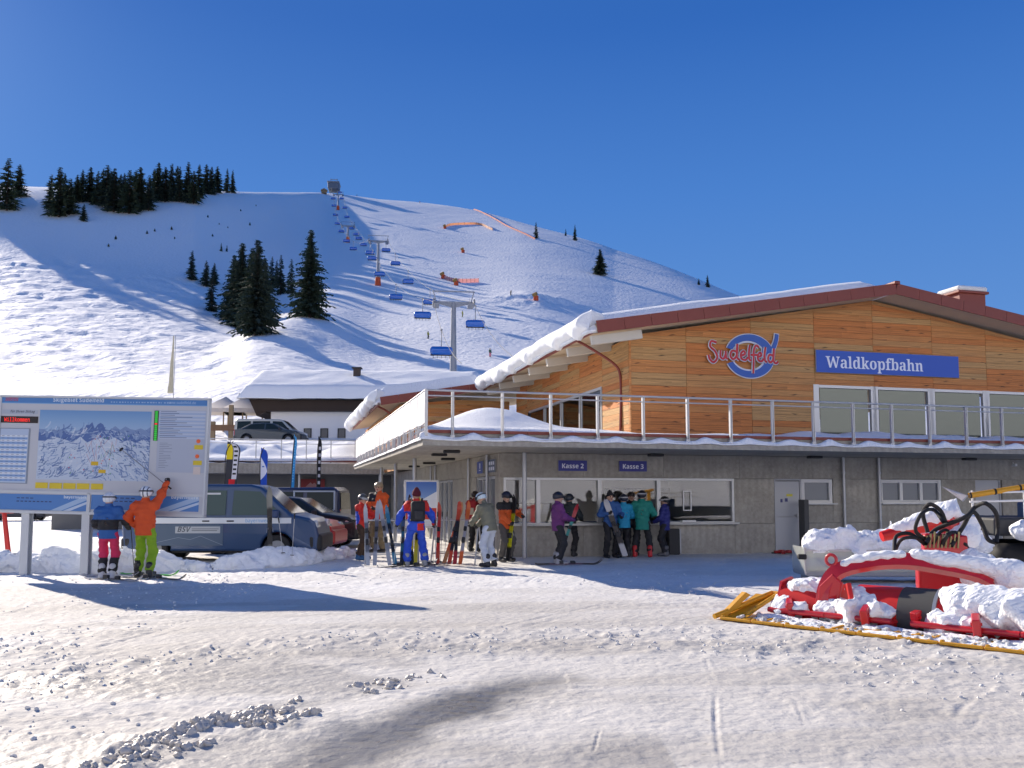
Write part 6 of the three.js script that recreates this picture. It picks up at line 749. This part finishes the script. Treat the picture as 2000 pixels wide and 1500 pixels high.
{ // hydraulic hub with its hoses, behind the tiller
  const h = atF(1835, 1062, 12.1), t = thing('hydraulic_coupling', 'red hydraulic coupling with a tangle of black hoses behind the tiller', 'machine part', V(h.x, 0, h.z), -.3), q = (px, py, F = 12) => atF(px, py, F).sub(V(h.x, 0, h.z)).applyAxisAngle(V(0, 1, 0), .3);
  obj('hub', [rbx(.48, .3, .3, .05, .02, .98, 0, 3), rbx(.14, .36, .2, .03, .26, .93, .05), rbx(.6, .5, .3, .05, 0, .5, -.05)], gripRed, t); obj('arm', cyl(V(-.2, .86, .1), V(-.65, .76, .2), .06, .05), gripRed, t);
  obj('fittings', [...Array(9)].map((_, i) => cyl(V(-.2 + .05 * i, .94, .16), V(-.18 + .05 * i, 1.1 + .03 * (i % 3), .18), .014, .014, 6)), mat(.35, .3, .15, .35, { metalness: .7 }), t);
  for (const [r, ...p] of [[.028, [1812, 1040], [1803, 1002], [1815, 985], [1835, 995], [1848, 1022]], [.026, [1812, 1056], [1788, 1035], [1798, 1006], [1824, 996], [1843, 1020]], [.026, [1746, 1080], [1752, 1046], [1775, 1042], [1800, 1058], [1815, 1074]], [.024, [1748, 1076], [1762, 1053], [1790, 1051], [1812, 1064]], [.03, [1808, 1062], [1828, 1034], [1885, 1010], [1905, 990], [1925, 983], [1943, 998], [1949, 1030], [1946, 1060]], [.03, [1858, 1066], [1880, 1030], [1900, 1000], [1918, 1024], [1930, 1054], [1945, 1060]], [.03, [1838, 1068], [1850, 1046], [1870, 1042], [1884, 1062], [1897, 1088]], [.022, [1822, 1064], [1836, 1040], [1850, 1036], [1866, 1060]]]) obj('hose', tube(p.map(([x, y], i) => q(x, y, 12 + .12 * Math.sin(i * 2 + x))), r, 40, 8), M.rubber, t);
  const b0 = q(1722, 1048, 13.6), b1 = q(1856, 1012, 13.6); obj('boom', cyl(b0, b1, .08, .14, 14), redTop, t); obj('boom_support', cyl(b1, V(b1.x, 0, b1.z), .16, .2, 10), gripRed, t);
  const l = []; for (let i = 0; i < 9; i++) { const p = b0.clone().lerp(b1, .2 + i * .1); l.push([p.x, p.y + .06 + .006 * i, p.z, .09 + .008 * i]); } l.push([b1.x + .25, b1.y - .12, b1.z, .2], [b1.x + .15, b1.y - .3, b1.z + .1, .24]); obj('snow_cover', snowLump(l, .028, .85, .3, .1, .3), M.snow, t); obj('snow_cover', snowLump([[.35, .8, .1, .16], [.5, .7, 0, .2], [.42, .55, .05, .2]], .028, .85, .3, .1), M.snow, t);
}
{ // second attachment behind a sheet of clear plastic
  const a = atF(1572, 1112, 16.6), b = atF(1860, 1112, 16.6), t = thing('plough_attachment', 'snow filled attachment with clear plastic side sheet behind the tiller', 'machine part', V(a.x, 0, a.z), -.05), w = b.x - a.x + .6;
  obj('base', [rbx(w, .14, .9, .03, w / 2, .2, -.4), bx(.12, .25, .8, .2, .1, -.4), bx(.12, .25, .8, w - .3, .1, -.4)], M.grey, t);
  obj('plastic_sheet', [bx(w, .4, .012, w / 2, .42, .06), bx(.012, .45, .9, 0, .45, -.4)], new THREE.MeshPhysicalMaterial({ color: lin(.86, .88, .84), transmission: .8, roughness: .3, thickness: 0 }), t); obj('knob', rbx(.16, .1, .12, .03, -.06, .5, .05), M.rubber, t); obj('frame', [bx(w, .03, .03, w / 2, .62, .07), bx(.03, .5, .03, 0, .42, .05)], M.steel, t);
  const l = []; for (let i = 0; i < 16; i++) l.push([.25 + (w - .4) * i / 15, .72 + rr(-.06, .1), -.2 + rr(-.15, .12), .29 * rr(.75, 1.15)]); obj('snow_load', snowLump(l, .035, .9, .45, .12, .3), M.snow, t);
}
{ // back of the groomer at the edge of the picture
  const a = atF(1905, 1040, 17), t = thing('snow_groomer', 'rear deck of a dark snow groomer with white rails', 'snow groomer', V(a.x, 0, a.z), -.12);
  obj('deck', rbx(4, .35, 2.2, .06, 2.3, 1.05, -1), mat(.03, .032, .036, .6), t); for (const z of [-.1, -1.9]) obj('track', rbx(4.2, .7, .6, .25, 2.4, .38, z, 4), M.rubber, t); obj('locker', rbx(.9, .35, .5, .04, 1.5, 1.35, -.4), mat(.06, .11, .2, .5), t);
  for (const y of [1.55, 1.72]) obj('rail', cyl(V(-.1, y - .02, .05), V(4, y + .08, .05), .022), M.white, t); for (const x of [-.05, .9, 1.8, 2.7, 3.6]) obj('rail_post', cyl(V(x, 1.2, .05), V(x, 1.75, .05), .02), M.white, t); obj('bracket', rbx(.14, .4, .1, .02, 1.15, 1.6, .02), M.yellow, t);
  const c = []; for (let i = 0; i < 9; i++) c.push([.7 + i * .3, .98 + rr(-.05, .1), .35 + rr(-.1, .15), .22 * rr(.8, 1.2)]); obj('snow_cover', snowLump(c, .04, .8, .35, .14), M.snow, t); obj('step', rbx(1.8, .3, .5, .03, 1.9, .72, .4), mat(.25, .26, .28, .6), t);
}
{ const p = atF(1893, 968, 16.9), q = atF(2040, 945, 16.9), t = thing('barrier_pole', 'yellow pole with black bands lying over the groomer rails', 'pole', p), d = q.clone().sub(p); for (let k = 0; k < 3; k++) obj('pole_segment', cyl(d.clone().multiplyScalar(k / 3), d.clone().multiplyScalar((k + .97) / 3), .055), M.yellow, t); for (const k of [0, .33, .66]) obj('band', cyl(d.clone().multiplyScalar(k), d.clone().multiplyScalar(k + .02), .062), M.rubber, t);
  const f = atF(1890, 972, 16.9), g = thing('pennant', 'small white pennant hanging off the end of the yellow pole', 'flag', f), v = (x, y) => atF(x, y, 16.9).sub(f); const A = v(1839, 950), B = v(1890, 968), C = v(1880, 979), D = v(1862, 962).add(V(0, 0, .06)); obj('cloth', [quad(A.toArray(), D.toArray(), D.toArray(), B.toArray()), quad(A.toArray(), C.toArray(), C.toArray(), D.toArray()), quad(D.toArray(), C.toArray(), C.toArray(), B.toArray())], mat(.6, .55, .54, .8, { side: THREE.DoubleSide }), g); obj('toggle', cyl(B, C, .012), M.steel, g); }
renderer.render(scene, camera);
